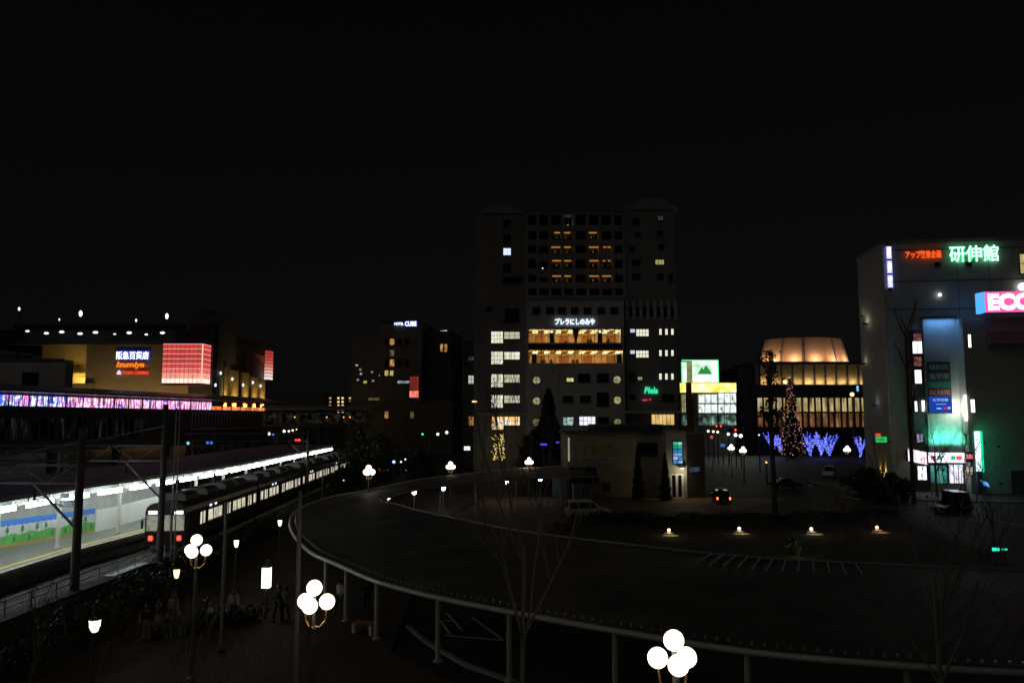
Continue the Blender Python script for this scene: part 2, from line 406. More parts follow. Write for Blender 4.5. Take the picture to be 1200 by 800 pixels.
for a, c in zip(ys, ys[1:]):
    p, q = T(interp(WALL, a), a) - o, T(interp(WALL, c) , c) - o
    m = MB(); d = (q - p).normalized() * .02; m.bar(p + d + Vector((0, 0, 1.6)), q - d + Vector((0, 0, 1.6)), .08, 3.2); m.build('board', WHITEB, t)

# canopy over the platform
t = thing('platform_canopy', 'long flat platform roof with white steel columns and fluorescent lights', 'canopy', T(-26, 60, 0)); o = t.location
b = MB()
for a, c in zip(YS, YS[1:]):
    q = [T(interp(WALL, a) - 5.5, a) - o, T(interp(EDGE, a) + .15, a) - o, T(interp(EDGE, c) + .15, c) - o, T(interp(WALL, c) - 5.5, c) - o]
    b.prism([(v.x, v.y) for v in q], 5.55, 5.72, 'xy')
b.build('roof', mat('canopy_roof', (.28, .28, .28), .6, .1, .25, .5), t)
b = MB()
for a, c in zip(YS, YS[1:]):
    p, q = T(interp(EDGE, a) + .22, a, 5.62) - o, T(interp(EDGE, c) + .22, c, 5.62) - o
    b.bar(p, q, .12, .26)
b.build('fascia', mat('canopy_fascia', (.4, .38, .33), .6, .1, .15, 1), t)
CREAM = mat('cream_steel', (.6, .6, .54), .5, .1, .1, 3)
for Y in (40.5, 46.8, 53.1, 60.0, 66.5, 73, 80, 88, 96, 104, 112, 120, 128):
    te = interp(EDGE, Y) - 1.7
    p = T(te, Y) - o
    m = MB(); m.cbox((p.x, p.y, 3.5), (.2, .2, 3.8)); m.cbox((p.x, p.y, 1.66), (.34, .34, .1))
    a_, b2 = T(te - 5, Y, 5.35) - o, T(te + 1.7, Y, 5.35) - o
    m.bar(a_, b2, .14, .25); m.bar(Vector((p.x, p.y, 4.5)), T(te + 1.3, Y, 5.25) - o, .1, .1); m.bar(Vector((p.x, p.y, 4.5)), T(te - 1.3, Y, 5.25) - o, .1, .1)
    m.build('column', CREAM, t)
TUBE = emit('fluorescent_tube', (.88, .97, .94), 14.5)
Y = 36.0; k = 0
while Y < 134:
    for off in (-.55, -3.4):
        if off < -3 and Y > 80: continue
        te = interp(EDGE, Y) + off
        a_, b2 = T(te, Y, 4.95) - o, T(interp(EDGE, Y + 2.6) + off, Y + 2.6, 4.95) - o
        m = MB(); m.k = 0; m.bar(a_ + Vector((0, 0, .12)), b2 + Vector((0, 0, .12)), .3, .06)
        for w in (0.05, .95): c = a_.lerp(b2, w); m.bar(c + Vector((0, 0, .15)), c + Vector((0, 0, .6)), .04, .04)
        m.k = 1; m.bar(a_, b2, .22, .3); m.build('light_fitting', [WHITEP, TUBE], t)
    Y += 3.9
for a, c in zip(YS, YS[1:]):
    p, q = T(interp(EDGE, a) - 1.25, a, 5.2) - o, T(interp(EDGE, c) - 1.25, c, 5.2) - o
    b = MB(); b.bar(p, q, .06, .62); b.build('glow_board', mat('glow_board_grey', (.3, .32, .32), .6, 0, .3, .5), t)  # board added behind the tubes to show as a bright strip
for a, c in ((28, 38), (38, 47), (47, 56), (56, 66), (66, 80)):
    p, q = T(interp(WALL, max(a, 30)) - 3.0, a, 3.5) - o, T(interp(WALL, c) - 3.0, c, 3.5) - o
    b = MB(); b.bar(p, q, .08, 3.9); b.build('rear_wall', mat('rear_cladding', (.42, .43, .42), .7, 0, .15, .8), t)
# hanging platform signs
for (px, py, w, h, Y, mm, lab) in ((80, 590, 1.0, .42, 50, mat('sign_blue', (.07, .1, .2), .4), 'dark blue hanging sign under the platform canopy'), (76, 581, .5, .3, 50.2, mat('sign_grey', (.12, .12, .12), .4), 'small grey hanging sign board above the blue platform sign')):
    p = A(px, py, Y); t = thing('hanging_sign', lab, 'sign', p)
    m = MB(); m.box(-w / 2, -.05, -h / 2, w / 2, .05, h / 2); m.build('board', mm, t)
    if w > .8:
        lettering(t, '西宮北口', -w * .4, -.06, -.12, w * .8, .24, WHITEP, .01)
    m = MB(); [m.box(s * w * .35 - .015, -.015, h / 2, s * w * .35 + .015, .015, 5.5 - p.z) for s in (-1, 1)]; m.build('hanger', STEEL, t)

# the train: four carriages in sight
MAROON = mat('maroon_paint', (.03, .006, .005), .25, 0, .08, .5, 0, .6)
TROOF = mat('train_roof', (.1, .1, .09), .7, 0, .2, 1); TGREY = mat('train_grey', (.16, .165, .16), .6, .1, .15, 2)
CABIN = lit('train_interior', [(.35, .3, .2), (.8, .74, .55), (1, .96, .8)], .8, 1.6, (1.6, 1, .6), .32, .68, 4)
CAB2 = lit('train_cab', [(.1, .1, .08), (.5, .48, .38), (.2, .3, .16)], .6, 3.0, (1, 1, 1), .3, .65)
TAIL = emit('tail_red', (1, .05, .02), 3.5); DEST = emit('destination_white', (.75, .85, 1), 2.2); LED = emit('side_led', (.6, .75, 1), 2)
tr = thing('commuter_train', 'maroon commuter train standing at the platform with red tail lights', 'train', T(-20.7, 55.2, .5), math.atan2(TRK.y, TRK.x))
def car_part(i):
    x0 = i * 18.9 + (0 if i == 0 else .0); L = 18.4
    prof = [(-1.33, .95), (-1.38, 1.3), (-1.38, 3.15), (-1.3, 3.45), (-1.05, 3.68), (-.5, 3.82), (.5, 3.82), (1.05, 3.68), (1.3, 3.45), (1.38, 3.15), (1.38, 1.3), (1.33, .95)]
    b = MB(); b.prism(prof, x0, x0 + L, 'yz'); c = b.build('carriage', MAROON, tr)
    b = MB(); rp = [(-1.2, 3.62), (-1.05, 3.7), (-.5, 3.84), (.5, 3.84), (1.05, 3.7), (1.2, 3.62), (.5, 3.7), (-.5, 3.7)]
    b.prism([(-1.33, 3.47), (-1.07, 3.71), (-.5, 3.85), (.5, 3.85), (1.07, 3.71), (1.33, 3.47)], x0 + .05, x0 + L - .05, 'yz'); b.build('carriage_roof', TROOF, c)
    b = MB(); b.box(x0 + .3, -1.1, .35, x0 + L - .3, 1.1, .9)
    for wx in (2.2, 4.3, 14.1, 16.2):
        for s in (-1, 1): b.prism([(x0 + wx + .43 * math.cos(k * .5236), .43 + .43 * math.sin(k * .5236)) for k in range(12)], s * .72 - .06, s * .72 + .06)
    b.build('underframe', BLACK, c)
    for ax in (2.6, 7.2, 11.8, 15.2):
        b = MB(); b.prism([(-.85, 3.78), (-.85, 4.15), (-.6, 4.32), (.6, 4.32), (.85, 4.15), (.85, 3.78)], x0 + ax - 1.25, x0 + ax + 1.25, 'yz')
        for k in range(4): b.box(x0 + ax - 1 + k * .55, -.45, 4.3, x0 + ax - .65 + k * .55, .45, 4.34)
        b.build('air_conditioner', TGREY, c)
    doors = (1.95 if i else 2.7, 8.9, 15.1)
    for s in (-1, 1):
        for dx in doors:
            b = MB(); b.k = 0
            y0, y1 = (s * 1.385, s * 1.40)
            for k in (0, 1):
                u = x0 + dx + k * .68
                b.k = 0; b.box(u, min(y0, y1), 1.15, u + .66, max(y0, y1), 3.05)
                b.k = 1; b.box(u + .14, min(y0, s * 1.41), 2.0, u + .52, max(y0, s * 1.41), 2.85)
            b.build('door', [MAROON, CABIN], c)
        spans = [(doors[0] + 1.9, 1.05), (doors[0] + 3.15, 1.05), (6.6 if i else 7.0, .9), (10.8, 1.05), (12.05, 1.05), (13.3, 1.05), (17.0, .85)]
        if i: spans.insert(0, (.6, .85))
        for wx, ww in spans:
            b = MB(); y = s * 1.383
            b.k = 1; b.box(x0 + wx, min(y, s * 1.395), 2.05, x0 + wx + ww, max(y, s * 1.395), 2.82)
            b.k = 0
            for (xa, xb, za, zb) in ((wx - .05, wx, 1.93, 2.95), (wx + ww, wx + ww + .05, 1.93, 2.95), (wx, wx + ww, 2.9, 2.95), (wx, wx + ww, 1.93, 1.98)):
                b.box(x0 + xa, min(y, s * 1.41), za, x0 + xb, max(y, s * 1.41), zb)
            b.build('window', [GALV, CABIN], c)
        if s == -1:
            for ux in (4.9, 6.1): b = MB(); b.box(x0 + ux, -1.4, 3.05, x0 + ux + .45, -1.385, 3.2); b.build('side_display', LED, c)
    if i == 0:
        # the rear end: three windows, destination boxes, tail lights, coupler
        for (ya, yb, mm) in ((.5, 1.24, CAB2), (-.3, .3, CAB2), (-1.24, -.5, CAB2)):
            b = MB(); b.k = 1; b.box(x0 - .03, ya, 1.95, x0 - .005, yb, 2.95); b.k = 0
            for (a_, c_, za, zb) in ((ya - .05, ya, 1.9, 3.0), (yb, yb + .05, 1.9, 3.0), (ya, yb, 2.95, 3.0), (ya, yb, 1.9, 1.95)): b.box(x0 - .05, a_, za, x0 - .005, c_, zb)
            b.build('end_window', [GALV, mm], c)
        for ya, yb in ((.58, 1.16), (-1.16, -.58)):
            b = MB(); b.box(x0 - .04, ya, 3.04, x0 - .004, yb, 3.27); b.build('destination_box', DEST, c)
        for ya in (.95, -.95):
            b = MB(); b.k = 0; b.box(x0 - .05, ya - .2, 1.22, x0 - .004, ya + .2, 1.62); b.k = 1; b.prism([(ya + .14 * math.cos(k * .5236), 1.44 + .17 * math.sin(k * .5236)) for k in range(12)], x0 - .08, x0 - .05, 'yz')
            b.build('tail_light', [GALV, TAIL], c)
        b = MB(); b.box(x0 - .25, -.9, .75, x0 - .0, .9, .95); b.box(x0 - .5, -.14, .8, x0 - .25, .14, 1.05); b.build('coupler', STEELD, c)
        b = MB(); b.box(x0 - .03, .36, 1.1, x0 - .006, .42, 3.2); b.box(x0 - .03, -.42, 1.1, x0 - .006, -.36, 3.2); b.build('gangway_rail', GALV, c)
        for s in (-1, 1):
            b = MB(); b.tube([(x0 + .15, s * 1.4, 2.75), (x0 - .12, s * 1.52, 2.75), (x0 - .12, s * 1.52, 2.35)], .025, 5); b.box(x0 - .16, s * 1.52 - .07, 2.1, x0 - .08, s * 1.52 + .07, 2.65); b.build('mirror', BLACK, c)
for i in range(4): car_part(i)

# low wall beside the track with hand rail, catenary masts and wires
t = thing('track_side_wall', 'low concrete wall with walkway slab between the tracks and the plaza', 'wall', T(-18.9, 50, 0)); o = t.location
WL = [(24, -20.4), (37, -19.7), (49, -18.8), (62, -18.4), (150, -18.4)]
b = MB(); wl = [24, 30, 37, 43, 49, 55, 62, 80, 100, 125, 150]
for a, c in zip(wl, wl[1:]):
    q = [T(interp(WL, a) - .3, a) - o, T(interp(WL, a) + .35, a) - o, T(interp(WL, c) + .35, c) - o, T(interp(WL, c) - .3, c) - o]
    b.prism([(v.x, v.y) for v in q], 0, 1.5, 'xy')
b.build('retaining_wall', CONCD, t)
b = MB()
for a, c in zip(wl[:6], wl[1:6]):
    q = [T(interp(WL, a) - .45, a) - o, T(interp(WL, a) + .45, a) - o, T(interp(WL, c) + .45, c) - o, T(interp(WL, c) - .45, c) - o]
    b.prism([(v.x, v.y) for v in q], 1.502, 1.6, 'xy')
b.build('coping_slab', mat('coping_dark', (.03, .03, .029), .85, 0, .4, 1.5, .2, .2), t)
b = MB(); p0, p1 = T(interp(WL, 43.5), 43.5) - o, T(interp(WL, 47.5), 47.5) - o; b.bar((p0.x, p0.y, 1.64), (p1.x, p1.y, 1.64), .55, .06); b.build('lit_slab_patch', mat('slab_lit_pale', (.6, .62, .62), .5), t)  # pale strip imitates the lit stretch of the walkway slab
t = thing('hand_rail', 'grey tubular handrail along the low wall beside the tracks', 'railing', T(-18.7, 40, 1.6)); o = t.location
ys = [33 + i * 1.9 for i in range(10)]
for h in (.38, .7):
    b = MB(); b.tube([T(interp(WL, y), y, 1.6 + h) - o for y in ys], .035, 6); b.build('rail_tube', STEEL, t)
for y in ys: b = MB(); p = T(interp(WL, y), y, 1.6) - o; b.tube([p, p + Vector((0, 0, .7))], .04, 6); b.build('post', STEELP, t)
MAST = mat('mast_concrete', (.17, .165, .155), .85, 0, .2, 2, .1)
def mast(Y, zt, zb, lab, w=.5, te=0):
    t = thing('catenary_mast', lab, 'railway mast', T(te, Y, 1.45)); t['group'] = 'masts along the track'
    b = MB(); b.tube([(0, 0, 0), (0, 0, zt - 1.45)], [w * .5, w * .4], 12); b.build('pole', MAST, t, True)
    b = MB()
    z1 = zb - 1.45; lx = -15
    b.bar((0, 0, z1), (lx, .8, z1), .12, .12); b.bar((0, 0, z1 - .9), (lx, .8, z1 - .9), .1, .1)
    for k in range(10):
        x = -.3 - k * 1.45; b.bar((x, -x * .053, z1 - (.9 if k % 2 else 0)), (x - 1.45, (-x + 1.45) * .053, z1 - (0 if k % 2 else .9)), .05, .05)
    b.bar((0, 0, z1 - 3.2), (-2.4, .1, z1 - .9), .1, .1); b.bar((0, 0, z1 + 1.2), (-6, .3, z1), .06, .06)
    b.build('cross_beam', STEEL, t)
    for x in (-2.3, -6.3):
        b = MB(); b.lathe([(.05, 0), (.1, .05), (.05, .12), (.1, .18), (.05, .24), (.1, .3), (.05, .36), (.03, .8)], 8, (x, -x * .053, z1 - 1.75)); b.tube([(x, 0, z1 - 1.7), (x + 1.5, 0, z1 - 2.0)], .03, 5); b.build('insulator', STEELD, t)
    b = MB(); b.tube([(0, 0, -.35 + 0), (0, 0, .12)], w * .7, 10); b.build('footing', CONC, t)
mast(40.3, 9.6, 7.7, 'tall catenary mast standing in front of the mural, nearest to the camera', .44, -19.5)
mast(48.2, 10.9, 8.4, 'catenary mast in front of the train rear end', .4, -18.35)
mast(95, 8.9, 8.3, 'farthest catenary mast, standing before the train windows', .42, -19.1)
t = thing('feeder_pole', 'slim steel pole with twin pipes right of the mast at the train end', 'pole', T(-17.85, 48.6, 1.5))
b = MB(); b.tube([(0, 0, 0), (0, 0, 9.2)], .045, 6); b.tube([(.22, 0, 0), (.22, 0, 9.0)], .035, 6)
for z in (.5, 3, 6, 8.6): b.bar((0, 0, z), (.22, 0, z), .05, .05)
b.build('pipes', STEELP, t)
for off, z, lab in ((-2.3, 6.1, 'contact wire hanging above the train'), (-2.3, 7.1, 'messenger wire stretched between the masts above the contact wire'), (-6.3, 6.4, 'overhead wire on the far side of the platform roof edge')):
    b = MB(); pts = []
    for i in range(26):
        Y = 24 + i * 5; pts.append(T(-19.6 + off, Y, z + 1.0 + (.25 * math.cos(i * 1.2) if 'messenger' in lab else 0)))
    b.tube(pts, .018, 4); tag(b.build('overhead_wire', STEELD), lab, 'wire')

# ------------------------------------------------------------------ station concourse with neon glazing (left)
d0 = Vector((-62, 48, 0)); d1 = Vector((-43.4, 140, 0)); rot = math.atan2((d1 - d0).y, (d1 - d0).x)
sf = Fr(d0.x, d0.y, rot); LEN = (d1 - d0).length
t = thing('station_concourse', 'raised station concourse with a band of pink and blue neon glazing', 'building', d0, rot)
DW = mat('dark_cladding', (.05, .05, .055), .5, .2, .25, .5)
b = MB(); b.box(0, .3, 6.2, LEN, 22, 11.2); b.build('wall', DW, t)
b = MB(); b.prism([(-1.6, 12.95), (-1.5, 13.2), (4, 13.9), (12, 14.4), (22, 14.0), (22, 13.5), (0, 12.9)], -2, LEN + 5, 'yz'); b.build('roof', mat('concourse_roof', (.42, .42, .45), .35, .5, .2, .6), t)
def neon(name, cols, st):
    """coloured light strings behind glass: the colour drifts slowly along the glazing, the strings stand close together"""
    m, t_, b_ = _new(name); t_.nodes.remove(b_); N_ = t_.nodes.new; Lk = t_.links.new
    tc = N_('ShaderNodeTexCoord'); m1 = N_('ShaderNodeMapping'); m1.inputs['Scale'].default_value = (.55, 1, .9); m2 = N_('ShaderNodeMapping'); m2.inputs['Scale'].default_value = (5, 1, .55)
    n1 = N_('ShaderNodeTexNoise'); n1.inputs['Scale'].default_value = 1; n1.inputs['Detail'].default_value = 3; n2 = N_('ShaderNodeTexNoise'); n2.inputs['Scale'].default_value = 1; n2.inputs['Detail'].default_value = 2
    r1 = N_('ShaderNodeValToRGB'); el = r1.color_ramp.elements
    while len(el) < len(cols): el.new(.5)
    for i_, c in enumerate(cols): el[i_].position = .37 + .26 * i_ / (len(cols) - 1); el[i_].color = (*c, 1)
    r2 = N_('ShaderNodeValToRGB'); r2.color_ramp.elements[0].position = .42; r2.color_ramp.elements[0].color = (.06, .06, .06, 1); r2.color_ramp.elements[1].position = .62; r2.color_ramp.elements[1].color = (1, 1, 1, 1)
    mu = N_('ShaderNodeMix'); mu.data_type = 'RGBA'; mu.blend_type = 'MULTIPLY'; mu.inputs[0].default_value = 1
    e = N_('ShaderNodeEmission'); e.inputs[1].default_value = st
    Lk(tc.outputs['Object'], m1.inputs[0]); Lk(tc.outputs['Object'], m2.inputs[0]); Lk(m1.outputs[0], n1.inputs['Vector']); Lk(m2.outputs[0], n2.inputs['Vector'])
    Lk(n1.outputs['Fac'], r1.inputs[0]); Lk(n2.outputs['Fac'], r2.inputs[0]); Lk(r1.outputs[0], mu.inputs[6]); Lk(r2.outputs[0], mu.inputs[7]); Lk(mu.outputs[2], e.inputs[0]); Lk(e.outputs[0], t_.nodes['Material Output'].inputs[0]); return m
NEON = neon('neon_glazing', [(.2, .1, 1), (1, .75, 1), (1, .05, .25), (1, .5, .85), (.9, .9, 1), (1, .06, .3), (1, .6, .9), (.5, .15, 1)], 2.4)
NEONB = neon('neon_blue', [(.05, .1, 1), (.5, .6, 1), (.9, .9, 1), (.15, .15, 1), (.9, .4, 1), (1, .15, .4)], 2.6)
NEONO = lit('neon_orange', [(.15, .02, .0), (.8, .12, .03), (1, .4, .15), (1, .15, .1)], 1.1, 1.0, (1.5, 1, .5), .3, .75, 4)
n = 34
for i in range(n):
    x0, x1 = i * LEN / n, (i + 1) * LEN / n
    m = MB(); m.k = 1; m.box(x0 + .07, .02, 11.45, x1 - .07, .08, 12.6 if i < 28 else 12.0)
    m.k = 0; m.box(x0 - .07, -.08, 11.2, x0 + .07, .2, 12.9); m.box(x0 + .07, -.04, 11.2, x1 - .07, .2, 11.45); m.box(x0 + .07, -.02, 12.62, x1 - .07, .2, 12.9)
    m.build('glass_panel', [STEELD, NEONB if i < 17 else (NEON if i < 28 else NEONO)], t)
b = MB(); b.box(0, -1.5, 12.7, LEN + 4, -1.35, 12.82); b.build('gutter', mat('gutter_glow_violet', (.35, .34, .5), .3, .4), t)  # violet of the neon glow put into the gutter colour
# lower gallery with reflections painted as a dim glow in its glass, columns down to the ground
m = MB()
for i in range(40): x = 8 + i * 1.35; m.box(x, -.06, 7.6, x + .06, .28, 10.2)
m.build('gallery_mullion', STEEL, t)
GAL = lit('gallery_glow', [(.0, .0, .0), (.004, .005, .006), (.03, .035, .04), (.09, .1, .11)], .55, .9, (1.5, 1, .3), .45, .85, 4)
for i in range(8): m = MB(); m.box(8 + i * 6.75, .1, 7.7, 8 + i * 6.75 + 6.6, .28, 10.1); m.build('gallery_window', GAL, t)
for i in range(9): m = MB(); m.box(2 + i * 11, .6, 0, 2.8 + i * 11, 1.4, 6.2); m.build('column', CONCD, t)
m = MB()
for i in range(28): m.box(LEN - 24 + i * .85, -1.6, 8.6, LEN - 23.95 + i * .85, -1.55, 10.9)
m.box(LEN - 24, -1.62, 10.9, LEN, -1.5, 11.0); m.box(LEN - 24, -1.62, 8.5, LEN, -1.5, 8.6)
m.build('lattice_fence', GALV, t)
point('neon_spill', t, (40, -1, 12.85), 4, (.8, .4, 1), .3); point('neon_spill', t, (14, -1, 12.85), 4, (.35, .4, 1), .3); point('neon_spill', t, (66, -1, 12.85), 4, (1, .4, .6), .3)
# station bridge going on to the right beyond the tracks
t = thing('station_footbridge', 'long dim footbridge running on beyond the neon concourse', 'bridge', (-60, 190, 0), R(8))
b = MB(); b.box(0, 0, 8.2, 26, 5, 8.8); b.build('deck', CONCD, t)
b = MB(); b.prism([(-.6, 12.5), (2.5, 13.3), (5.6, 12.5), (5.6, 12.2), (-.6, 12.2)], 0, 26, 'yz'); b.build('roof', mat('bridge_roof', (.3, .3, .3), .6), t)
for i in range(7): m = MB(); m.box(.5 + i * 4, 0, 8.8, .8 + i * 4, .3, 12.2); m.build('post', STEEL, t)
for i in range(6): m = MB(); m.box(.8 + i * 4, .1, 9.0, 4.5 + i * 4, .16, 11.6); m.build('glass_panel', lit('bridge_glass', [(.0, .0, .0), (.012, .01, .008), (.05, .035, .02)], 1, .8, (1, 1, 1), .4, .8), t)
for x in (8, 15.5, 19.5, 21): m = MB(); m.ball((x, -.1, 10.5), .16, 8); m.build('lamp', emit('amber_dot', (1, .4, .12), 2.2), t)
for x in (3, 13, 23): m = MB(); m.box(x, 1.5, 0, x + 1, 3.5, 8.2); m.build('pier', CONCD, t)

# ------------------------------------------------------------------ shopping mall (far left)
mf = Fr(-160, 185, 0)
t = thing('shopping_mall', 'broad brown shopping mall with amber uplighting and dark roof deck', 'building', (-160, 185, 0))
MW = mat('mall_wall', (.34, .27, .17), .8, 0, .15, .25); MROOF = mat('mall_roof', (.05, .05, .055), .7, 0, .3, .3)
def bx(name, m, px0, py0, px1, py1, yo, depth, par=t, z0=None, fr=mf):
    x0, z1 = fr.p(px0, py0, yo); x1, zb = fr.p(px1, py1, yo); b = MB(); b.box(x0, yo, zb if z0 is None else z0, x1, yo + depth, z1); return b.build(name, m, par)
bx('wall', MW, 102, 402, 246, 520, 0, 38, z0=0)
bx('recessed_wall', MW, 50, 403, 102.5, 520, 4, 34, z0=0)
x0, z0 = mf.p(-60, 401); x1, z1 = mf.p(252, 375)
b = MB(); b.box(x0, 1, z0, x1, 36, z1 - 2.2); b.box(x0 + 10, 8, z1 - 2.2, x1 - 6, 30, z1); b.box(x0, -1.2, z0 - .6, x1, 0.99, z0 + .2); b.build('roof_deck', MROOF, t)
zt_ = A(268, 369, 192).z; m = MB(); m.box(160 - 77, 1.5, 0, 160 - 69.35, 14.2, zt_); m.box(160 - 77.3, 1.2, zt_, 160 - 69.2, 14.5, zt_ + .5); m.build('stair_tower', mat('tower_grey', (.2, .2, .2), .8), t)
m = MB(); m.box(160 - 75, -1.0, 0, 160 - 69.5, 1.4, A(250, 380, 185).z); m.build('dark_bay', MROOF, t)
b = MB(); xx = mf.p(252, 400)[0]; b.box(xx - 2.5, 14.3, 0, xx - .3, 42, 26); b.prism([(14.5, 26), (36, 26), (14.5, 30)], xx - 2.5, xx - .3, 'yz'); b.build('side_wall', MROOF, t)
PIL = mat('pilaster', (.5, .38, .18), .7, 0, .1, 1)
xs = -69.2 + 160
for i, (pa, pb, yt) in enumerate(((262.5, 266, 430), (270, 280, 433), (283, 292, 436), (294, 303, 441), (304, 311, 446))):
    Ya, Yb = 69.2 / ((600 - pa) / FPX), 69.2 / ((600 - pb) / FPX)
    zt = A(pa, yt, Ya).z; m = MB(); m.box(xs - .35, Ya - 185, 0, xs + .1, Yb - 185 - .3, zt); m.build('pilaster', PIL, t)
    area('pilaster_uplight', t, (xs + 1.6, (Ya + Yb) / 2 - 185, 11.2), (-.75, 0, 1), .4, 2.2, 330, (1, .66, .2), 75)
    m = MB(); m.box(xs + .1, (Ya + Yb) / 2 - 186.2, 9.5, xs + 2.0, (Ya + Yb) / 2 - 183.8, 9.8); m.build('uplight_box', STEELD, t)
for (px, py, Y) in ((261, 437, 187), (256.5, 451, 184), (258.5, 465, 184), (276, 444, 195), (285.5, 451, 203), (297, 448, 210.5), (306, 452, 217)):
    p = A(px, py, Y) - Vector((-160, 185, 0)); m = MB(); m.ball((xs + .5, p.y, p.z), .26, 8, (1, 1, 1.6)); m.build('wall_lamp', emit('cool_dot', (.8, .92, 1), 1.6), t)
# wall washing
area('wall_washer', t, (mf.p(175, 440)[0], -7, 10), (0, 1, .75), 34, .6, 1100, (1, .7, .3))
area('wall_washer', t, (mf.p(92, 440)[0], 1.8, 18.5), (0, .6, 1), 6, .4, 700, (1, .66, .16))
bx('lower_parapet', MW, 68, 449, 108, 462, -1, 2, z0=0)
m = MB(); xa, zz = mf.p(70, 441, 3); xb, _ = mf.p(100, 441, 3); m.box(xa, 2.6, zz - .25, xb, 3, zz + .25); m.build('light_strip', emit('amber_strip', (1, .68, .05), .8), t)
for (px, py, s) in ((33, 388, 1.1), (55, 390.5, 1.3), (73, 389, 1.4), (94.5, 391, 1.4), (112.5, 389.5, 1.4), (135, 391.5, .8), (152, 390, 1.4), (172, 392, .9), (191, 390, 1.3)):
    x, z = mf.p(px, py, -1.5); m = MB(); m.k = 0; m.box(x - .12, -1.6, z - .1, x + .12, -1.2, z + .9); m.k = 1; m.ball((x, -1.75, z), .29 * s, 8, (1.6, .7, .7)); m.build('deck_lamp', [STEELD, emit('cool_lamp', (.78, .93, 1), 2.0)], t)
for i, (px, py, s) in enumerate(((23, 362, .8), (95, 367.5, 1.4), (196, 370.5, 1.3), (70, 374.5, .5), (160, 375.5, .7))):
    x, z = mf.p(px, py, 8); q = thing('roof_floodlight', 'roof floodlight on a mast above the mall, ' + ['leftmost', 'large one left of centre', 'rightmost', 'small one left of the large one', 'small one over the white sign'][i], 'light', (x - 160, 193, 24.5))
    m = MB(); m.tube([(0, 0, 6), (0, 0, z - 24.5)], .12, 6); m.tube([(0, 0, 0), (0, 0, 6)], .2, 6); m.build('mast', STEELD, q)
    m = MB(); m.ball((0, -.2, z - 24.5), .42 * s, 8, (.7, .7, 1.3)); m.build('lamp_head', emit('flood_dot', (1, .98, .9), 2.4), q)
# the pink light box on the corner of the mall
q0x, q0z = mf.p(191.5, 403, -6); q1x, q1z = mf.p(236, 449, -6)
t2 = thing('light_box', 'large red and white glowing glass box projecting from the mall corner', 'illuminated box', (q0x - 160, 179, q1z))
w, h = q1x - q0x, q0z - q1z
b = MB(); b.box(.1, .1, .1, w - .1, 5.8, h - .1); b.build('core', mat('box_core', (.3, .05, .04), .6), t2)
rows = 8
cols = [(.68, .06, .05), (.55, .055, .05), (.52, .05, .045), (.55, .06, .055), (.62, .08, .075), (.8, .15, .13), (1.0, .36, .28), (1.4, 1.0, .82)]  # falloff of the light from below put into the row colours
for i in range(rows):
    z1 = h - i * h / rows; z0 = z1 - h / rows
    m = MB(); nx = 9; c = cols[i]
    mm = lit('red_pane_%d' % i, [tuple(v * .75 for v in c), c, tuple(v * 1.15 for v in c)], 1, .8, (1, 1, 1), .3, .7)
    m.k = 1; m.box(0, 0, z0 + .06, w, .06, z1 - .06); m.box(w - .06, .062, z0 + .06, w, 9, z1 - .06)
    m.k = 2; m.box(-.02, -.05, z1 - .07, w + .02, .0, z1 + .07); m.box(w - .01, -.05, z1 - .07, w + .05, 9, z1 + .07)
    m.k = 0
    for k in range(1, nx): m.box(w * k / nx - .04, -.04, z0 + .08, w * k / nx + .04, -.005, z1 - .08)
    m.build('lit_pane_row', [mat('pane_bar', (.4, .08, .07), .5), mm, emit('row_light', (1, .42, .36), 1.0)], t2)
m = MB(); m.box(w - .1, -.1, 0, w + .1, .1, h); m.build('corner_light', emit('corner_pink', (1, .6, .5), 1.1), t2)
m = MB(); m.box(-.1, -.1, -.35, w + .1, 9, -.08); m.build('base', mat('box_base', (.2, .05, .05), .6), t2)
# narrow second light box further right
p = A(310, 445, 222); t2 = thing('light_box', 'narrow red glowing box on the far end of the mall', 'illuminated box', (p.x + .6, p.y, p.z))
for i in range(9):
    hh = 8.2 / 9; m = MB(); c = [(.5, .05, .04), (.55, .06, .05), (.6, .08, .06), (.7, .12, .1), (.8, .2, .16), (.9, .4, .3), (1, .6, .5), (1.1, .8, .7), (1.2, 1, .9)][8 - i]
    m.box(-.55, -.5, i * hh + .12, .75, 3, (i + 1) * hh - .06); m.build('lit_pane_row', emit('strip_pane_%d' % i, c, .8), t2)
m = MB(); m.box(-.45, -.4, 0, .65, 3.2, 8.2); m.build('core', mat('box_core', (.3, .05, .04), .6), t2)
sign('mall_sign', 'white lettering with blue rim on the brown mall wall', mf, 136.5, 411.5, 174, 421, '阪急百貨店', emit('sign_bluewhite', (.75, .82, 1), 2.0), -.5, emit('sign_blue_rim', (.03, .05, .5), .9), .02, 0, .12)
sign('mall_sign', 'orange slanted lettering in the middle of three signs on the mall', mf, 136.5, 423.5, 169, 432, 'Izumiya', emit('sign_orange', (1, .2, .01), 1.3), -.5, None, .03, .2)
t2 = sign('mall_sign', 'red lettering lowest of three signs on the mall', mf, 144, 434.5, 174, 438.5, 'TOHO CINEMAS', emit('sign_red', (1, .06, .03), 1.2), -.5, None, .02)
m = MB(); m.prism([(-1.4, 0), (-.4, 0), (-.45, .5), (-.9, 1.05), (-1.35, .5)], -.04, .04); m.build('emblem', emit('sign_mauve', (.9, .55, .9), 1.2), t2)
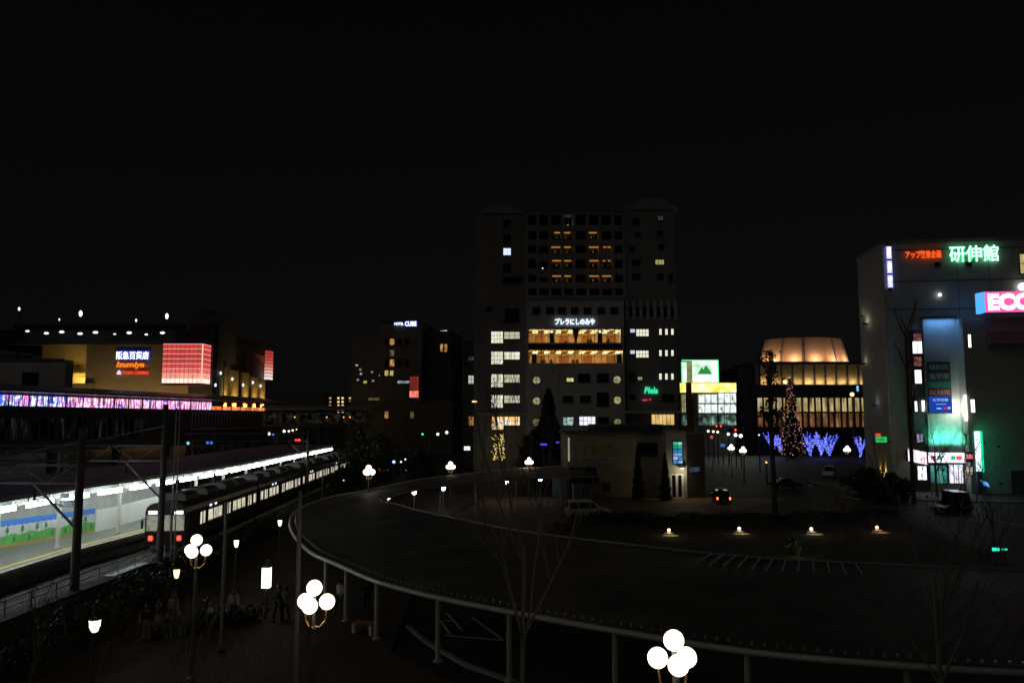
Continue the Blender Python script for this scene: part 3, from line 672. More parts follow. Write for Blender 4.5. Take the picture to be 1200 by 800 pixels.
# grey annex in front left
t = thing('grey_annex', 'low grey building left of the mall behind the neon roof', 'building', (-112, 128, 0), R(2))
af = Fr(-112, 128, R(2))
bx('wall', mat('annex_wall', (.85, .8, .78), .85, 0, .2, .3), -80, 421, 73, 500, 0, 2.5, t, 0, af)
bx('plant_room', CONCD, -10, 416, 30, 423, .6, 1.6, t, None, af)
bx('doorway', mat('doorway_dark', (.03, .03, .03), .9), 26, 436, 44, 462, -.06, .1, t, None, af)
bx('parapet', CONC, -80, 419.5, 74, 422, -.25, .5, t, None, af)

# ------------------------------------------------------------------ mid-left: hotel with blue-white roof sign, far flats
hf = Fr(A(413, 500, 232).x, 232, R(-6))
t = thing('hotel_block', 'dark hotel block with white roof sign and a red glowing window', 'building', hf.o, hf.rot)
HW = mat('hotel_wall', (.16, .16, .17), .7, 0, .2, .3)
bx('wall', HW, 446, 378, 493, 540, 0, 26, t, 0, hf); bx('left_wing', HW, 413, 391, 446.4, 540, 2, 20, t, 0, hf); bx('right_wing', mat('hotel_dark', (.06, .06, .065), .7), 493.4, 388, 528, 540, 3, 20, t, 0, hf)
bx('podium', CONCD, 405, 470, 530, 540, -3, 3.5, t, 0, hf)
bx('parapet', STEELD, 446, 376.5, 493.2, 379, -.2, .6, t, None, hf)
AMB = lit('amber_room', [(.12, .05, .01), (.6, .28, .07), (.9, .55, .2)], .7, 1.2); YEL = lit('yellow_room', [(.35, .28, .06), (.75, .65, .3)], .8, 1.2); COOL = lit('cool_room', [(.02, .03, .04), (.25, .32, .35), (.6, .7, .75)], .8, 1.6)
DWIN = glass('dark_window', (.012, .013, .015), .12)
for (a, b_, c, d, mm) in ((457, 397, 462, 404, AMB), (457, 410, 462, 417, lit('dim_room', [(.03, .025, .015), (.2, .16, .1)], .8, 1.5)), (457, 421, 462, 429, AMB), (451, 434, 455, 440, YEL), (457, 434, 461, 440, YEL), (451, 397, 455, 404, DWIN), (451, 421, 455, 429, DWIN), (466, 397, 470, 404, DWIN), (466, 421, 470, 429, DWIN), (475, 397, 479, 404, DWIN), (475, 421, 479, 429, DWIN)):
    window(t, hf, a, b_, c, d, mm, 1, 1, 0)
for (a, b_, c, d, mm) in ((516, 403, 519, 412, AMB), (521, 403, 524, 412, AMB)): window(t, hf, a, b_, c, d, mm, 1, 1, 3)
for (px, py) in ((418, 428), (422, 433), (419, 445), (423, 438), (436, 436), (437, 446), (445, 440)): window(t, hf, px - 1.2, py - 1.2, px + 1.6, py + 1, COOL, 2, 1, 2, sill=False)
window(t, hf, 480.5, 441, 490.5, 457, lit('red_dim', [(.12, .015, .01), (.25, .03, .02)], 1, 1), 3, 4, 0); window(t, hf, 480, 457, 490.5, 465.5, lit('red_glow', [(.9, .1, .07), (1, .35, .28)], 1, .8), 2, 1, 0)
for (a, b_, c, d, mm) in ((466, 446, 480, 449, COOL), (426, 446, 430, 449, YEL), (446, 457, 448.5, 463, emit('blue_dot', (.1, .3, .9), .8)), (432, 466, 446, 469, lit('dim_amber', [(.05, .03, .01), (.2, .13, .05)], .8, 1)), (451, 482, 455, 490, AMB), (481, 482, 485, 490, lit('dim_amber', [], .8, 1))): window(t, hf, a, b_, c, d, mm, 2, 1, -3 if b_ > 470 else (0 if a > 446 else 2), sill=False)
s1 = sign('roof_sign', 'blue-white illuminated lettering on the roof of the dark hotel block', hf, 474.5, 376.5, 488, 382, 'CUBE', emit('sign_cold', (.7, .78, 1), 2), -.4, emit('sign_deepblue', (.02, .03, .3), .6), .04, 0, .2)
lettering(s1, 'HOTEL', -3.1, 0, .35, 2.7, .8, MATS['sign_cold'], .08, .03)
hs = Fr(A(514, 390, 235).x, 235, R(-30)); sign('roof_sign', 'tiny tilted white sign at the right end of the dark hotel block', hs, 515, 387.5, 523.5, 393, 'CUBE', MATS['sign_cold'], -.2, MATS['sign_deepblue'], .04, 0, .1)
ff = Fr(A(380, 490, 310).x, 310, 0)
t = thing('apartment_block', 'small distant apartment block with rows of amber lights', 'building', ff.o)
bx('wall', CONCD, 380, 461, 412, 500, 0, 14, t, 0, ff); bx('roof_parapet', CONC, 379.5, 460, 412.5, 461.5, -.4, 14.6, t, None, ff)
for r in range(5):
    for c, px in enumerate((387, 396.5, 401.5, 410)):
        y = 466.3 + r * 4.4
        m = (YEL if c in (1, 2, 3) else AMB) if not (c == 0 and r > 2) else DWIN
        window(t, ff, px - 1.2, y - 1.2, px + 1.4, y + 1.2, lit('bright_flat', [(.8, .5, .15), (1, .8, .4)], 1.1, 1) if c in (1, 2) else m, 1, 1, 0, sill=False)

# ------------------------------------------------------------------ the tall building in the middle
bf = Fr(A(556, 551, 156).x, 156, 0)
t = tb = thing('tower_building', 'tall grey shop and apartment building with lit orange restaurant floors', 'building', bf.o)
FW = mat('facade_wing', (.28, .27, .26), .8, 0, .15, .25); FC = mat('facade_centre', (.52, .51, .48), .8, 0, .12, .25); FU = mat('facade_upper', (.34, .34, .33), .8, 0, .15, .25)
bx('left_wing', FW, 556, 248, 617, 551, 0, 26, t, 0, bf); bx('right_wing', FW, 731, 243, 796, 551, 0, 26, t, 0, bf)
bx('core', FU, 617.1, 250, 730.9, 551, 9, 16, t, 0, bf); bx('back_wall', mat('balcony_wall', (.12, .115, .11), .85), 617.1, 251, 730.9, 352, 2, 7, t, None, bf)
for (a, c, yt, yb) in ((563, 614, 242.5, 248), (735, 793, 235.5, 243)):
    xa, zt = bf.p(a, yt); xb, zb = bf.p(c, yb); n = 16
    poly = [(xa + (xb - xa) * k / n, zb + (zt - zb) * 1.5 * math.sin(math.pi * k / n) ** .6) for k in range(n + 1)]
    m = MB(); m.prism(poly, .4, 20); m.build('barrel_roof', FU, t)
    m = MB(); m.box(xa - .15, -.18, zb - .5, xb + .15, 20.1, zb + .02)
    for k in range(12): u = xa + (xb - xa) * (k + .25) / 12; m.box(u, -.3, zb - .42, u + (xb - xa) / 26, -.182, zb - .05)
    m.build('cornice', FU, t)
PX = (617.5, 630, 644, 659, 673, 688, 703, 718, 730.5); SY = (251, 270, 287, 303, 321, 337, 352)
for px in PX: x, z = bf.p(px, 251); z0 = bf.p(px, 352)[1]; m = MB(); m.box(x - .28, -.3, z0, x + .28, 2, z); m.build('pier', FU, t)
for i, y in enumerate(SY):
    x0, z = bf.p(617.5, y); x1, _ = bf.p(730.5, y); m = MB(); m.box(x0, -.12, z - .18, x1, 2, z + .18)
    if i: m.box(x0, -.2, z + .18, x1, -.08, z + 1.05)
    m.build('balcony_slab', FU, t)
for i in range(8):
    for j in range(6):
        window(t, bf, PX[i] + 3, SY[j] + 5.5, PX[i + 1] - 3, SY[j + 1] - 3, DWIN, 2, 1, 2, sill=False)
OL = emit('corridor_orange', (1, .42, .08), .5)
for (px, py, w) in ((653, 279.5, 1.0), (664, 282, 1.3), (694, 278.5, 1.6), (651, 296.5, 1.7), (665, 297.5, 1.2), (696, 296, 2), (709, 296.5, .5), (714, 296.5, .5), (653, 313, 1.7), (665, 314.5, 1.3), (696, 313, 1.6), (708, 314.5, .4), (714, 314.5, .4), (653, 329, 1.7), (665, 330.5, 1.2), (696, 328.5, 2), (710, 330, 1.9)):
    x, z = bf.p(px, py, .8); zt = min(bf.p(px, y)[1] for y in SY if y < py) - .2
    m = MB(); m.box(x - w * .55, .7, zt - .16, x + w * .55, 1.0, zt - .02); m.build('balcony_lamp', OL, t)
    point('corridor_glow', t, (x, 1.1, zt - .6), 1.9 * w, (1, .45, .1), .1)
for (px, py, r) in ((665.5, 265, .38), (636, 314.5, .16), (637.5, 332.5, .18)):
    x, z = bf.p(px, py, .8); m = MB(); m.ball((x, 0.9, z), r, 8, (1, .6, .8)); m.build('balcony_spot', emit('spot_cream', (1, .9, .7), 2.2), t)
window(t, bf, 590, 291, 598.5, 299, lit('cold_bright', [(.4, .6, 1), (.8, .9, 1)], 1.3, 2), 2, 1, 0); window(t, bf, 768, 304.5, 778, 310, lit('olive_room', [(.3, .32, .1), (.5, .5, .2)], .75, 1.5), 3, 1, 0)
window(t, bf, 771, 253.5, 777, 258, lit('grey_dim', [(.02, .02, .02), (.06, .06, .06)], .8, 1.5), 2, 1, 0)
for (a, b_, c, d) in ((590, 258, 598, 266), (590, 275, 598, 283), (590, 309, 598, 317), (590, 325, 612, 331), (592, 362, 608, 378), (570, 360, 576, 364), (741, 256, 749, 262), (744, 272, 750, 277), (738, 290, 743, 296), (741, 304, 750, 310), (741, 321, 750, 327), (770, 271, 776, 276), (772, 287, 778, 292), (771, 321, 777, 327), (784, 321, 788, 331)):
    window(t, bf, a, b_, c, d, DWIN, 2, 1, 0)
# left wing lit office windows
OFF = lit('office_window', [(.2, .2, .11), (.62, .58, .36), (.86, .82, .6), (.95, .92, .75)], .95, .9, (1, 1, .7), .1, .55, 2)
OFFB = lit('office_blind', [(.45, .43, .3), (.7, .68, .5)], .9, .9, (.3, 1, 4), .3, .7)
for (ya, yb, yc) in ((388.5, 402, 397), (412, 426.5, 421), (438.5, 453.5, 448), (463, 477.5, 472)):
    window(t, bf, 575.8, ya, 589.3, yb, OFF, 4, 3, 0); window(t, bf, 591, ya + .4, 609, yc, OFFB if ya < 400 or ya > 430 else OFF, 3, 2, 0)
LOBBY = lit('lobby_window', [(.5, .2, .03), (1, .55, .16), (1, .85, .6), (.9, .95, 1)], 1.1, .8, (1.2, 1, .5), .3, .72, 4)
window(t, bf, 576.5, 488, 590, 503, LOBBY, 3, 2, 0); window(t, bf, 591, 488, 609, 498, LOBBY, 4, 2, 0)
# right wing windows
for ya in (385.5, 410.5): window(t, bf, 738.5, ya, 744, ya + 4, emit('cool_sign', (.6, .7, .95), .9), 1, 1, 0, sill=False); window(t, bf, 745.5, ya + .3, 760, ya + 8.3, OFF, 4, 2, 0)
window(t, bf, 747.5, 441.5, 752.5, 445, lit('olive_room', [], .75, 1.5), 2, 1, 0)
for px in (773, 780, 787):
    for (a, b_) in ((385.3, 392.2), (410.2, 417), (437.6, 444.6)): window(t, bf, px - .6, a, px + 2.4, b_, lit('slit_bright', [(.75, .72, .5), (1, .97, .8)], 1, 1), 1, 1, -.25, sill=False)
    x0, z1 = bf.p(px - 1.6, 384); x1, z0 = bf.p(px + 3.4, 447); m = MB(); m.box(x0, -.24, z0, x1, -.02, z1); m.build('window_strip', mat('strip_metal', (.3, .31, .32), .5, .3), t)
for i in range(7): px = 737 + i * 8.1; window(t, bf, px, 359.5, px + 4.4, 372, DWIN, 1, 1, 0, FC)
for i in range(8): px = 733.4 + i * 8.1; x, z1 = bf.p(px, 352); z0 = bf.p(px, 375)[1]; m = MB(); m.box(x - .12, -.5, z0, x + .4, 0, z1); m.build('fin', FC, t)
for (a, b_, c, d) in ((738.5, 436, 744, 446), (738.5, 462, 744, 468), (776, 462, 790, 470)): window(t, bf, a, b_, c, d, DWIN, 2, 1, 0)
window(t, bf, 763.5, 485.5, 790, 497.5, lit('warm_curtain', [(.45, .24, .04), (.9, .6, .2), (1, .8, .4)], .9, .9, (1.6, 1, .2), .3, .7), 6, 1, 0)
x0, z0 = bf.p(731, 484, -2.4); x1, z1 = bf.p(797, 481, -2.4); m = MB(); m.box(x0, -2.4, z0, x1, 0, z1); m.build('entrance_canopy', FC, t)
x0, z0 = bf.p(560, 486, -1.5); x1, z1 = bf.p(617, 483.5, -1.5); m = MB(); m.box(x0, -1.5, z0, x1, 0, z1); m.build('side_canopy', FC, t)
# centre block with two open-lit restaurant floors
YF = -2.0; xl, zt = bf.p(617, 352, YF); xr, _ = bf.p(731, 352, YF)
zb1 = bf.p(620, 385.3, YF)[1]; zb0 = bf.p(620, 401.6, YF)[1]; zc1 = bf.p(620, 410, YF)[1]; zc0 = bf.p(620, 425.6, YF)[1]
m = MB(); m.box(xl, YF, zb1, xr, 8.9, zt); m.box(xl, YF, zc1, xr, 8.9, zb0); m.box(xl, YF, 0, xr, 8.9, zc0)
m.box(xl, YF, zc0, xl + .35, 8.9, zc1); m.box(xr - .35, YF, zc0, xr, 8.9, zc1); m.box(xl, YF, zb0, xl + .35, 8.9, zb1); m.box(xr - .6, YF, zb0, xr, 8.9, zb1)
m.build('centre_block', FC, t)
ROOMW = mat('room_wall', (.62, .45, .25), .7, 0, .25, .6); ROOMF = mat('room_floor', (.3, .2, .1), .5); ROOMC = mat('room_ceiling', (.6, .5, .35), .7)
RL = emit('room_lamp', (1, .72, .32), 4)
WOOD = mat('room_wood', (.35, .17, .06), .6, 0, .3, 1); GRN = mat('green_column', (.02, .16, .08), .4); DARKF = mat('dark_furniture', (.03, .02, .015), .7)
for zl, zh, splt in ((zb0, zb1, True), (zc0, zc1, False)):
    m = MB(); m.k = 0; m.box(xl + .36, 5.6, zl + .02, xr - .62, 5.9, zh - .02)
    m.k = 1; m.box(xl + .36, YF + .2, zl + .005, xr - .62, 5.6, zl + .06); m.k = 2; m.box(xl + .36, YF + .2, zh - .08, xr - .62, 5.6, zh - .01)
    m.k = 3
    for k in range(4): x = xl + 2 + k * 4.8; m.box(x, 5.45, zl + .06, x + 1.9, 5.59, zh - .5)
    m.build('restaurant_floor', [ROOMW, ROOMF, ROOMC, WOOD], t)
    for k in range(8):
        x = xl + 1.3 + k * 2.35
        for y in (0.4, 3.6): m = MB(); m.box(x, y, zh - .2, x + 1.0, y + .5, zh - .085); m.build('ceiling_lamp', RL, t)
    for k in range(4): area('room_fill_light', t, (xl + 2.5 + k * 4.8, YF + .5, zh - .25), (0, 1, -.4), 4, .3, 170, (1, .58, .2))  # unseen fill lights added to brighten the back wall
    for px in ((646.7, 703.5) if splt else (626, 725.8)):
        x, _ = bf.p(px, 400, YF); m = MB(); m.box(x - .45, YF + .25, zl + .06, x + .45, YF + .9, zl + 1.9); m.build('green_pillar', GRN, t)
        m = MB(); m.ball((x, YF + .5, zh - .5), .22, 8); m.build('pillar_lamp', emit('pillar_cream', (1, .95, .8), 2.2), t)
    for px in ((690, 693, 714) if splt else (635, 638, 646, 672, 677)):
        x, _ = bf.p(px, 400, YF); m = MB(); m.tube([(x, -.6, zl + .06), (x, -.6, zl + .75)], [.35, .3], 8); m.tube([(x, -.6, zl + .75), (x, -.6, zl + .95)], .14, 8); m.build('chair', DARKF, t)
    m = MB(); m.k = 1; m.box(xl + .36, YF + .06, zl + .03, xr - .62, YF + .08, zh - .02); m.k = 0
    for k in range(15): x = xl + .36 + k * (xr - xl - 1) / 14; m.box(x - .05, YF + .02, zl, x + .05, YF + .12, zh)
    m.box(xl + .36, YF + .025, (zl + zh) / 2 - .04, xr - .6, YF + .115, (zl + zh) / 2 + .04)
    if splt:
        xm, _ = bf.p(674, 390, YF); m.prism([(xm - .55, zh), (xm + .75, zh), (xm + .35, zl + .5), (xm + .3, zl), (xm - .1, zl), (xm - .1, zl + .5)], YF - .03, YF + .3)
    m.build('window_band', [mat('band_frame', (.1, .07, .04), .5), clear_pane()], t)
x0, z0 = bf.p(617, 384.6, YF - .3); x1, z1 = bf.p(731, 383, YF - .3); m = MB(); m.box(x0, YF - .3, z0, x1, YF - .003, z1); m.build('string_course', FC, t)
x0, z0 = bf.p(619, 405.5, YF - .5); x1, z1 = bf.p(729, 402, YF - .5); m = MB(); m.box(x0, YF - .45, z0 - .5, x1, YF - .01, z1 - .2); m.build('terrace_rail', mat('rail_dark', (.04, .05, .08), .4), t)
for (px) in (624.5, 640.5, 654.5, 669.5, 684.5, 700.5, 715.5): window(t, bf, px, 360.5, px + 8, 367.5, DWIN, 2, 1, YF)
for (px, py, mm) in ((628.8, 445.3, 0), (628.8, 469.6, 0), (628.4, 494.7, 1), (723.1, 444.9, 0), (723.5, 468.7, 0), (723.8, 494.7, 1)):
    x, z = bf.p(px, py, YF); b = MB(); ring = [(x + .72 * math.cos(k * math.pi / 12), z + .72 * math.sin(k * math.pi / 12)) for k in range(24)]
    b.k = 1; b.prism(ring, YF - .06, YF - .02); b.k = 0
    for k in range(24):
        a, c = k * math.pi / 12, (k + 1) * math.pi / 12
        b.prism([(x + .72 * math.cos(a), z + .72 * math.sin(a)), (x + .9 * math.cos(a), z + .9 * math.sin(a)), (x + .9 * math.cos(c), z + .9 * math.sin(c)), (x + .72 * math.cos(c), z + .72 * math.sin(c))], YF - .14, YF)
    b.box(x - .72, YF - .1, z - .03, x + .72, YF - .065, z + .03); b.box(x - .03, YF - .105, z - .72, x + .03, YF - .065, z + .72)
    b.build('round_window', [STEELD, lit('round_room', [(.12, .15, .07), (.42, .42, .2), (.6, .58, .36)], .7, 1.2) if not mm else lit('round_dim', [(.1, .1, .05), (.3, .28, .13)], .7, 1.2)], t)
window(t, bf, 664, 442.8, 672, 447, lit('lemon_room', [(.5, .5, .15), (.85, .8, .4)], 1, 1.2), 2, 1, YF)
for (a, b_, c, d) in ((678, 438, 691.5, 447.5), (699.5, 438, 713, 447.5), (660, 464, 671, 471), (680, 464, 692, 471), (699.5, 460, 713, 475.5), (700.5, 489, 713, 499.5)): window(t, bf, a, b_, c, d, DWIN, 2, 2, YF)
window(t, bf, 660, 489, 672, 498, lit('teal_room', [(.02, .03, .03), (.2, .35, .33), (.7, .85, .8), (.4, .8, .85)], 1, 1.3), 3, 1, YF); window(t, bf, 679, 488, 697.5, 498, lit('white_shop', [(.6, .6, .8), (.85, .83, .95), (1, 1, 1)], 1.15, 1.2), 4, 2, YF)
sign('tower_sign', 'white illuminated lettering above the orange restaurant floors', bf, 650.5, 373, 697, 380.5, 'プレラにしのみや', emit('sign_white', (.72, .85, 1), 1.8), YF - .3, None, .03)
t2 = sign('tower_sign', 'green neon script on the right wing of the tall building', bf, 755, 453.5, 771, 461, 'Plela', emit('sign_green', (.05, .9, .45), 1.1), -.3, None, .025, .2)
m = MB(); m.box(-.4, 0, -1.4, .6, .06, -1.1); m.box(.9, 0, -1.3, 1.3, .06, -1.0); m.build('red_mark', emit('mark_red', (.8, .04, .1), .8), t2)
# narrow block left of the tower
nf = Fr(A(540, 540, 165).x, 165, 0)
t = thing('narrow_block', 'dark narrow block left of the tall building with one white window', 'building', nf.o)
bx('wall', mat('narrow_wall', (.09, .09, .09), .85), 544, 400, 556.5, 551, 0, 18, t, 0, nf); bx('parapet', CONCD, 543.6, 399, 556.6, 400.5, -.2, 18.4, t, None, nf)
window(t, nf, 549, 440, 556, 449.5, lit('grey_white', [(.35, .35, .33), (.7, .7, .66)], .9, 1.5), 2, 2, 0); window(t, nf, 549, 418, 556, 422.5, lit('grey_dim', [], .8, 1), 2, 1, 0)
window(t, nf, 549.5, 488, 555.5, 498, AMB, 2, 1, 0)

# ------------------------------------------------------------------ low two-storey building in the court
kf = Fr(A(665, 578, 104).x, 104, 0)
t = thing('low_building', 'low beige two-storey building with stained glass window and lit doorway', 'building', kf.o)
KW = mat('beige_wall', (.36, .32, .22), .85, 0, .15, .4)
xl, zt = kf.p(665, 508.5); xr, _ = kf.p(781, 508.5)
m = MB(); m.box(0, 0, 0, xr - xl, 14, zt); m.build('wall', KW, t)
bl, _ = kf.p(780, 508, -2.2); br_, zt2 = kf.p(804, 507, -2.2)
m = MB(); m.box(bl, -2.2, 0, br_, 10, zt2); m.build('stair_bay', mat('bay_wall', (.4, .4, .36), .85, 0, .12, .4), t)
m = MB(); m.prism([(br_ + .003, -2.1), (br_ + 3.2, 1.5), (br_ + 3.4, 13), (br_ + .003, 10)], 0, zt2 - .1, 'xy'); m.build('right_wall', mat('brown_wall', (.2, .14, .09), .85, 0, .15, .4), t)
m = MB(); m.box(-.3, -.3, zt, bl - .003, 14, zt + .3); m.box(3.9, 3, zt + .3, bl + .6, 12, zt + 1.25); m.build('roof', CONCD, t)
m = MB(); m.box(bl - .1, -2.4, zt2, br_ + .2, 10, zt2 + .22); m.build('bay_cap', CONC, t)
m = MB(); m.box(.12, -.12, 4.6, .3, -.004, 7.6); m.build('light_tube', emit('pale_tube', (.9, .85, .6), .35), t)
window(t, kf, 680.5, 520, 720, 534.5, lit('amber_dark', [(.008, .005, .002), (.013, .008, .003)], 1, .5), 4, 1, 0, STEELP, .1)
window(t, kf, 748, 519, 770, 533, DWIN, 2, 1, 0)
sx0, sz1 = kf.p(788.3, 517.3, -2.2); sx1, sz0 = kf.p(800, 543.2, -2.2); cells = [[(.05, .75, .4), (.3, .95, .6)], [(.02, .5, .35), (.05, .6, .45)], [(.03, .3, .6), (.05, .35, .75)], [(.25, .5, .95), (.2, .5, 1)], [(.6, .8, 1), (.15, .35, .9)], [(.1, .3, .9), (.4, .65, 1)]]
m = MB(); mm = [STEELD]
for r in range(6):
    for c in range(2):
        mm.append(lit('stained_%d_%d' % (r, c), [tuple(v * .5 for v in cells[r][c]), cells[r][c]], .95, 1.5)); m.k = len(mm) - 1
        dx, dz = (sx1 - sx0) / 2, (sz1 - sz0) / 6; m.box(sx0 + c * dx + .04, -2.26, sz1 - (r + 1) * dz + .04, sx0 + (c + 1) * dx - .04, -2.22, sz1 - r * dz - .04)
m.k = 0; m.box(sx0 - .08, -2.24, sz0 - .08, sx1 + .08, -2.204, sz1 + .08); m.build('stained_glass', mm, t)
x, z = kf.p(800, 548, -3); m = MB(); m.k = 0; m.lathe([(.05, .35), (.3, .2), (.42, 0)], 12, (x, -2.7, z)); m.k = 1; m.ball((x, -2.7, z), .26, 10, (1, 1, .6)); m.build('porch_lamp', [STEELP, emit('porch_warm', (1, .85, .5), 3)], t)
point('porch_glow', t, (x, -3.4, z - .4), 75, (1, .85, .55), .15)
dx0, dz1 = kf.p(786, 555, -2.2); dx1, _ = kf.p(800, 555, -2.2)
m = MB(); m.k = 1
for k in range(2): u = dx0 + k * (dx1 - dx0) / 2; m.box(u + .16, -2.28, .25, u + (dx1 - dx0) / 2 - .16, -2.24, dz1 - .15)
m.k = 0; m.box(dx0 - .1, -2.25, 0.02, dx1 + .1, -2.203, dz1); m.build('entrance_door', [WHITEP, DWIN], t)
x, z = kf.p(808, 549, -.5)
t2 = thing('wall_sign', 'faint blue lettering sign on the brown side of the low building', 'sign', kf.w(br_ + .55, -1.85, z - .35), R(48))
m = MB(); m.box(-.1, .02, -.1, 2.3, .1, .75); m.build('backing', mat('sign_dark', (.03, .035, .05), .5), t2); lettering(t2, 'KOBAN', 0, 0, 0, 2.2, .6, emit('sign_dimblue', (.1, .15, .25), .5), .03)
# kiosk shutters and awning at its left foot
t = thing('kiosk', 'small kiosk with a dark sloping awning and grey shutters before the beige building', 'kiosk', (A(672, 583, 100).x, 100, 0))
m = MB(); m.box(0, 0, 0, 2.6, 2.4, 2.3); m.build('wall', CONC, t)
m = MB(); m.prism([(-1.6, 2.3), (2.6, 3.9), (2.6, 3.7), (-1.6, 2.15)], -.3, 3.1, 'yz'); m.build('awning', BLACK, t)
for k in range(2): m = MB(); m.box(.1 + k * 1.3, -.06, .1, 1.2 + k * 1.3, -.003, 2.1); [m.box(.1 + k * 1.3, -.08, .1 + j * .2, 1.2 + k * 1.3, -.062, .12 + j * .2) for j in range(10)]; m.build('shutter', STEEL, t)
t = thing('plain_hut', 'pale shutter hut at the far left foot of the beige building', 'hut', (A(648, 583, 102).x, 102, 0))
m = MB(); m.box(0, 0, 0, 2.0, 2, 2.4); m.build('wall', CONCD, t); m = MB(); m.box(-.2, -.3, 2.4, 2.2, 2.2, 2.55); m.build('roof', STEEL, t); m = MB(); m.box(.2, -.05, .1, 1.8, -.003, 2.1); m.build('shutter', CONCD, t)
for (px, lab, w) in ((705, 'white service door pair in a pale box left of the cypresses', 1.2), (763, 'pale notice board between the two dark cypresses', 1.5)):
    t = thing('notice_board', lab, 'notice board', (A(px, 575, 101.5).x, 101.5, 0)); m = MB(); m.box(0, 0, .9, w, .1, 2.1); m.build('panel', CONC, t); m = MB(); m.box(.1, 0.02, 0, .2, .09, .9); m.box(w - .2, .02, 0, w - .1, .09, .9); m.build('leg', STEELD, t)
    m = MB(); m.box(.12, -.02, 1.0, w * .48, -.003, 2.0); m.box(w * .54, -.02, 1.0, w - .12, -.003, 2.0); m.build('poster', STEELD, t)

# ------------------------------------------------------------------ green sign shop (right of the tower)
gf = Fr(A(797, 530, 222).x, 222, 0)
t = thing('shop_building', 'glowing shop with white and yellow fascia and glass floors', 'building', gf.o)
bx('wall', mat('shop_wall', (.3, .28, .2), .8), 797, 449, 863, 535, .4, 20, t, 0, gf)
YFA = lit('yellow_fascia', [(.8, .62, .02), (1, .9, .25), (1, 1, .75)], 1.25, .35, (1, 1, 1), .3, .65); bx('fascia', YFA, 797, 448.5, 863, 459.5, 0, .38, t, None, gf)
bx('brown_pier', mat('brown_pier', (.25, .12, .02), .7), 804, 448, 811.5, 505, -.5, .88, t, 0, gf); bx('olive_pier', mat('olive_pier', (.3, .33, .1), .7), 812, 460, 818, 505, -.3, .68, t, 0, gf)
SHELF = lit('shop_shelves', [(.1, .16, .12), (.55, .68, .6), (.92, 1, .96), (1, 1, 1)], 1.05, .7, (1.5, 1, .8), .3, .62, 5); SHELFD = lit('shop_dim', [(.01, .015, .015), (.06, .1, .08), (.2, .35, .26), (.55, .6, .6)], .9, .6, (1, 1, 1), .38, .75, 5)
for (a, b_, c, d, mm) in ((818.5, 462, 840.5, 472, SHELF), (841.5, 460.5, 862.5, 472, SHELF), (818.5, 473.5, 840.5, 483.5, SHELF), (841.5, 473.5, 862.5, 483.5, SHELF), (818.5, 486, 840.5, 498, SHELFD), (841.5, 486, 862.5, 498, SHELFD), (798.5, 486, 811, 498, SHELFD), (798.5, 462, 803.5, 483, lit('shop_side', [(.2, .2, .06), (.5, .5, .25)], .9, 1))): window(t, gf, a, b_, c, d, mm, 3, 1, 0, STEELD, .2, sill=False, dep=.2)
area('shop_spill', t, (15, -1.5, 12), (0, -1, -.4), 14, 6, 900, (.9, 1, .92))
x0, z0 = gf.p(800, 448, -1); x1, z1 = gf.p(841, 422.5, -1)
t2 = thing('rooftop_sign', 'white glowing rooftop billboard with green edge and green mountain emblem', 'billboard', gf.w(x0, -1, z0))
w, h = x1 - x0, z1 - z0
m = MB(); m.box(0, .2, 0, w, 3, h); m.build('box', mat('billboard_box', (.3, .4, .35), .5), t2)
m = MB(); m.box(w * .28, .0, 0.05, w, .19, h); m.build('face', lit('billboard_face', [(.3, .65, .35), (.75, 1, .75), (1, 1, 1)], 1.15, .35, (1, 1, 1), .3, .6), t2)
m = MB(); m.box(0, .05, 0, w * .12, .19, h * .93); m.build('left_face', MATS['billboard_face'], t2); m = MB(); m.box(w * .125, .1, 0, w * .275, .19, h * .97); m.build('brown_strip', lit('strip_brown', [(.1, .15, .05), (.3, .3, .12)], 1, .5), t2)
EG = emit('green_edge', (.05, 1, .35), 1.5); m = MB(); m.box(-.1, -.05, h, w + .15, .2, h + .22); m.box(w, -.05, 0, w + .2, .2, h); m.box(-.25, -.05, 0, 0, .2, h * .95); m.build('edge_tube', EG, t2)
m = MB(); mx = w * .42; mw = w * .42
m.prism([(mx, h * .38), (mx + mw * .3, h * .72), (mx + mw * .42, h * .6), (mx + mw * .58, h * .8), (mx + mw, h * .38)], -.06, -.005); m.build('mountain_emblem', emit('emblem_green', (.03, .3, .07), .9), t2)

# ------------------------------------------------------------------ concert hall
tf = Fr(A(886, 525, 232).x, 232, 0)
t = thing('concert_hall', 'concert hall with amber lit drum and gold window bays', 'building', tf.o)
DRUM = mat('drum_wall', (.5, .34, .21), .85, 0, .12, .25)
x0, zb = tf.p(890.5, 424, 14); x1, _ = tf.p(992.5, 424, 14); xa, zt = tf.p(900, 394, 14); xb, _ = tf.p(986, 394, 14); zb = tf.p(900, 424, 5)[1]; zt = tf.p(900, 396, 8)[1]
cx, rb, rt = (x0 + x1) / 2, (x1 - x0) / 2, (xb - xa) / 2
m = MB(); n = 12
def ell(r, k, z, dy=.75): a = math.pi + math.pi * k / n; return (cx + r * math.cos(a), 14 + r * dy * math.sin(a), z)
v = [ell(rb, k, zb) for k in range(n + 1)] + [ell(rt, k, zt) for k in range(n + 1)]
m.add(v, [(k, k + 1, n + 2 + k, n + 1 + k) for k in range(n)] + [list(range(n + 1, 2 * n + 2))]); m.build('drum', DRUM, t)
m = MB()
for k in (0, 3, 5, 8, 10, 12):
    p, q = Vector(ell(rb + .15, k, zb)), Vector(ell(rt + .15, k, zt)); m.bar(p, q, .9 if k in (5, 10) else .4, .4)
m.build('drum_rib', CONCD, t)
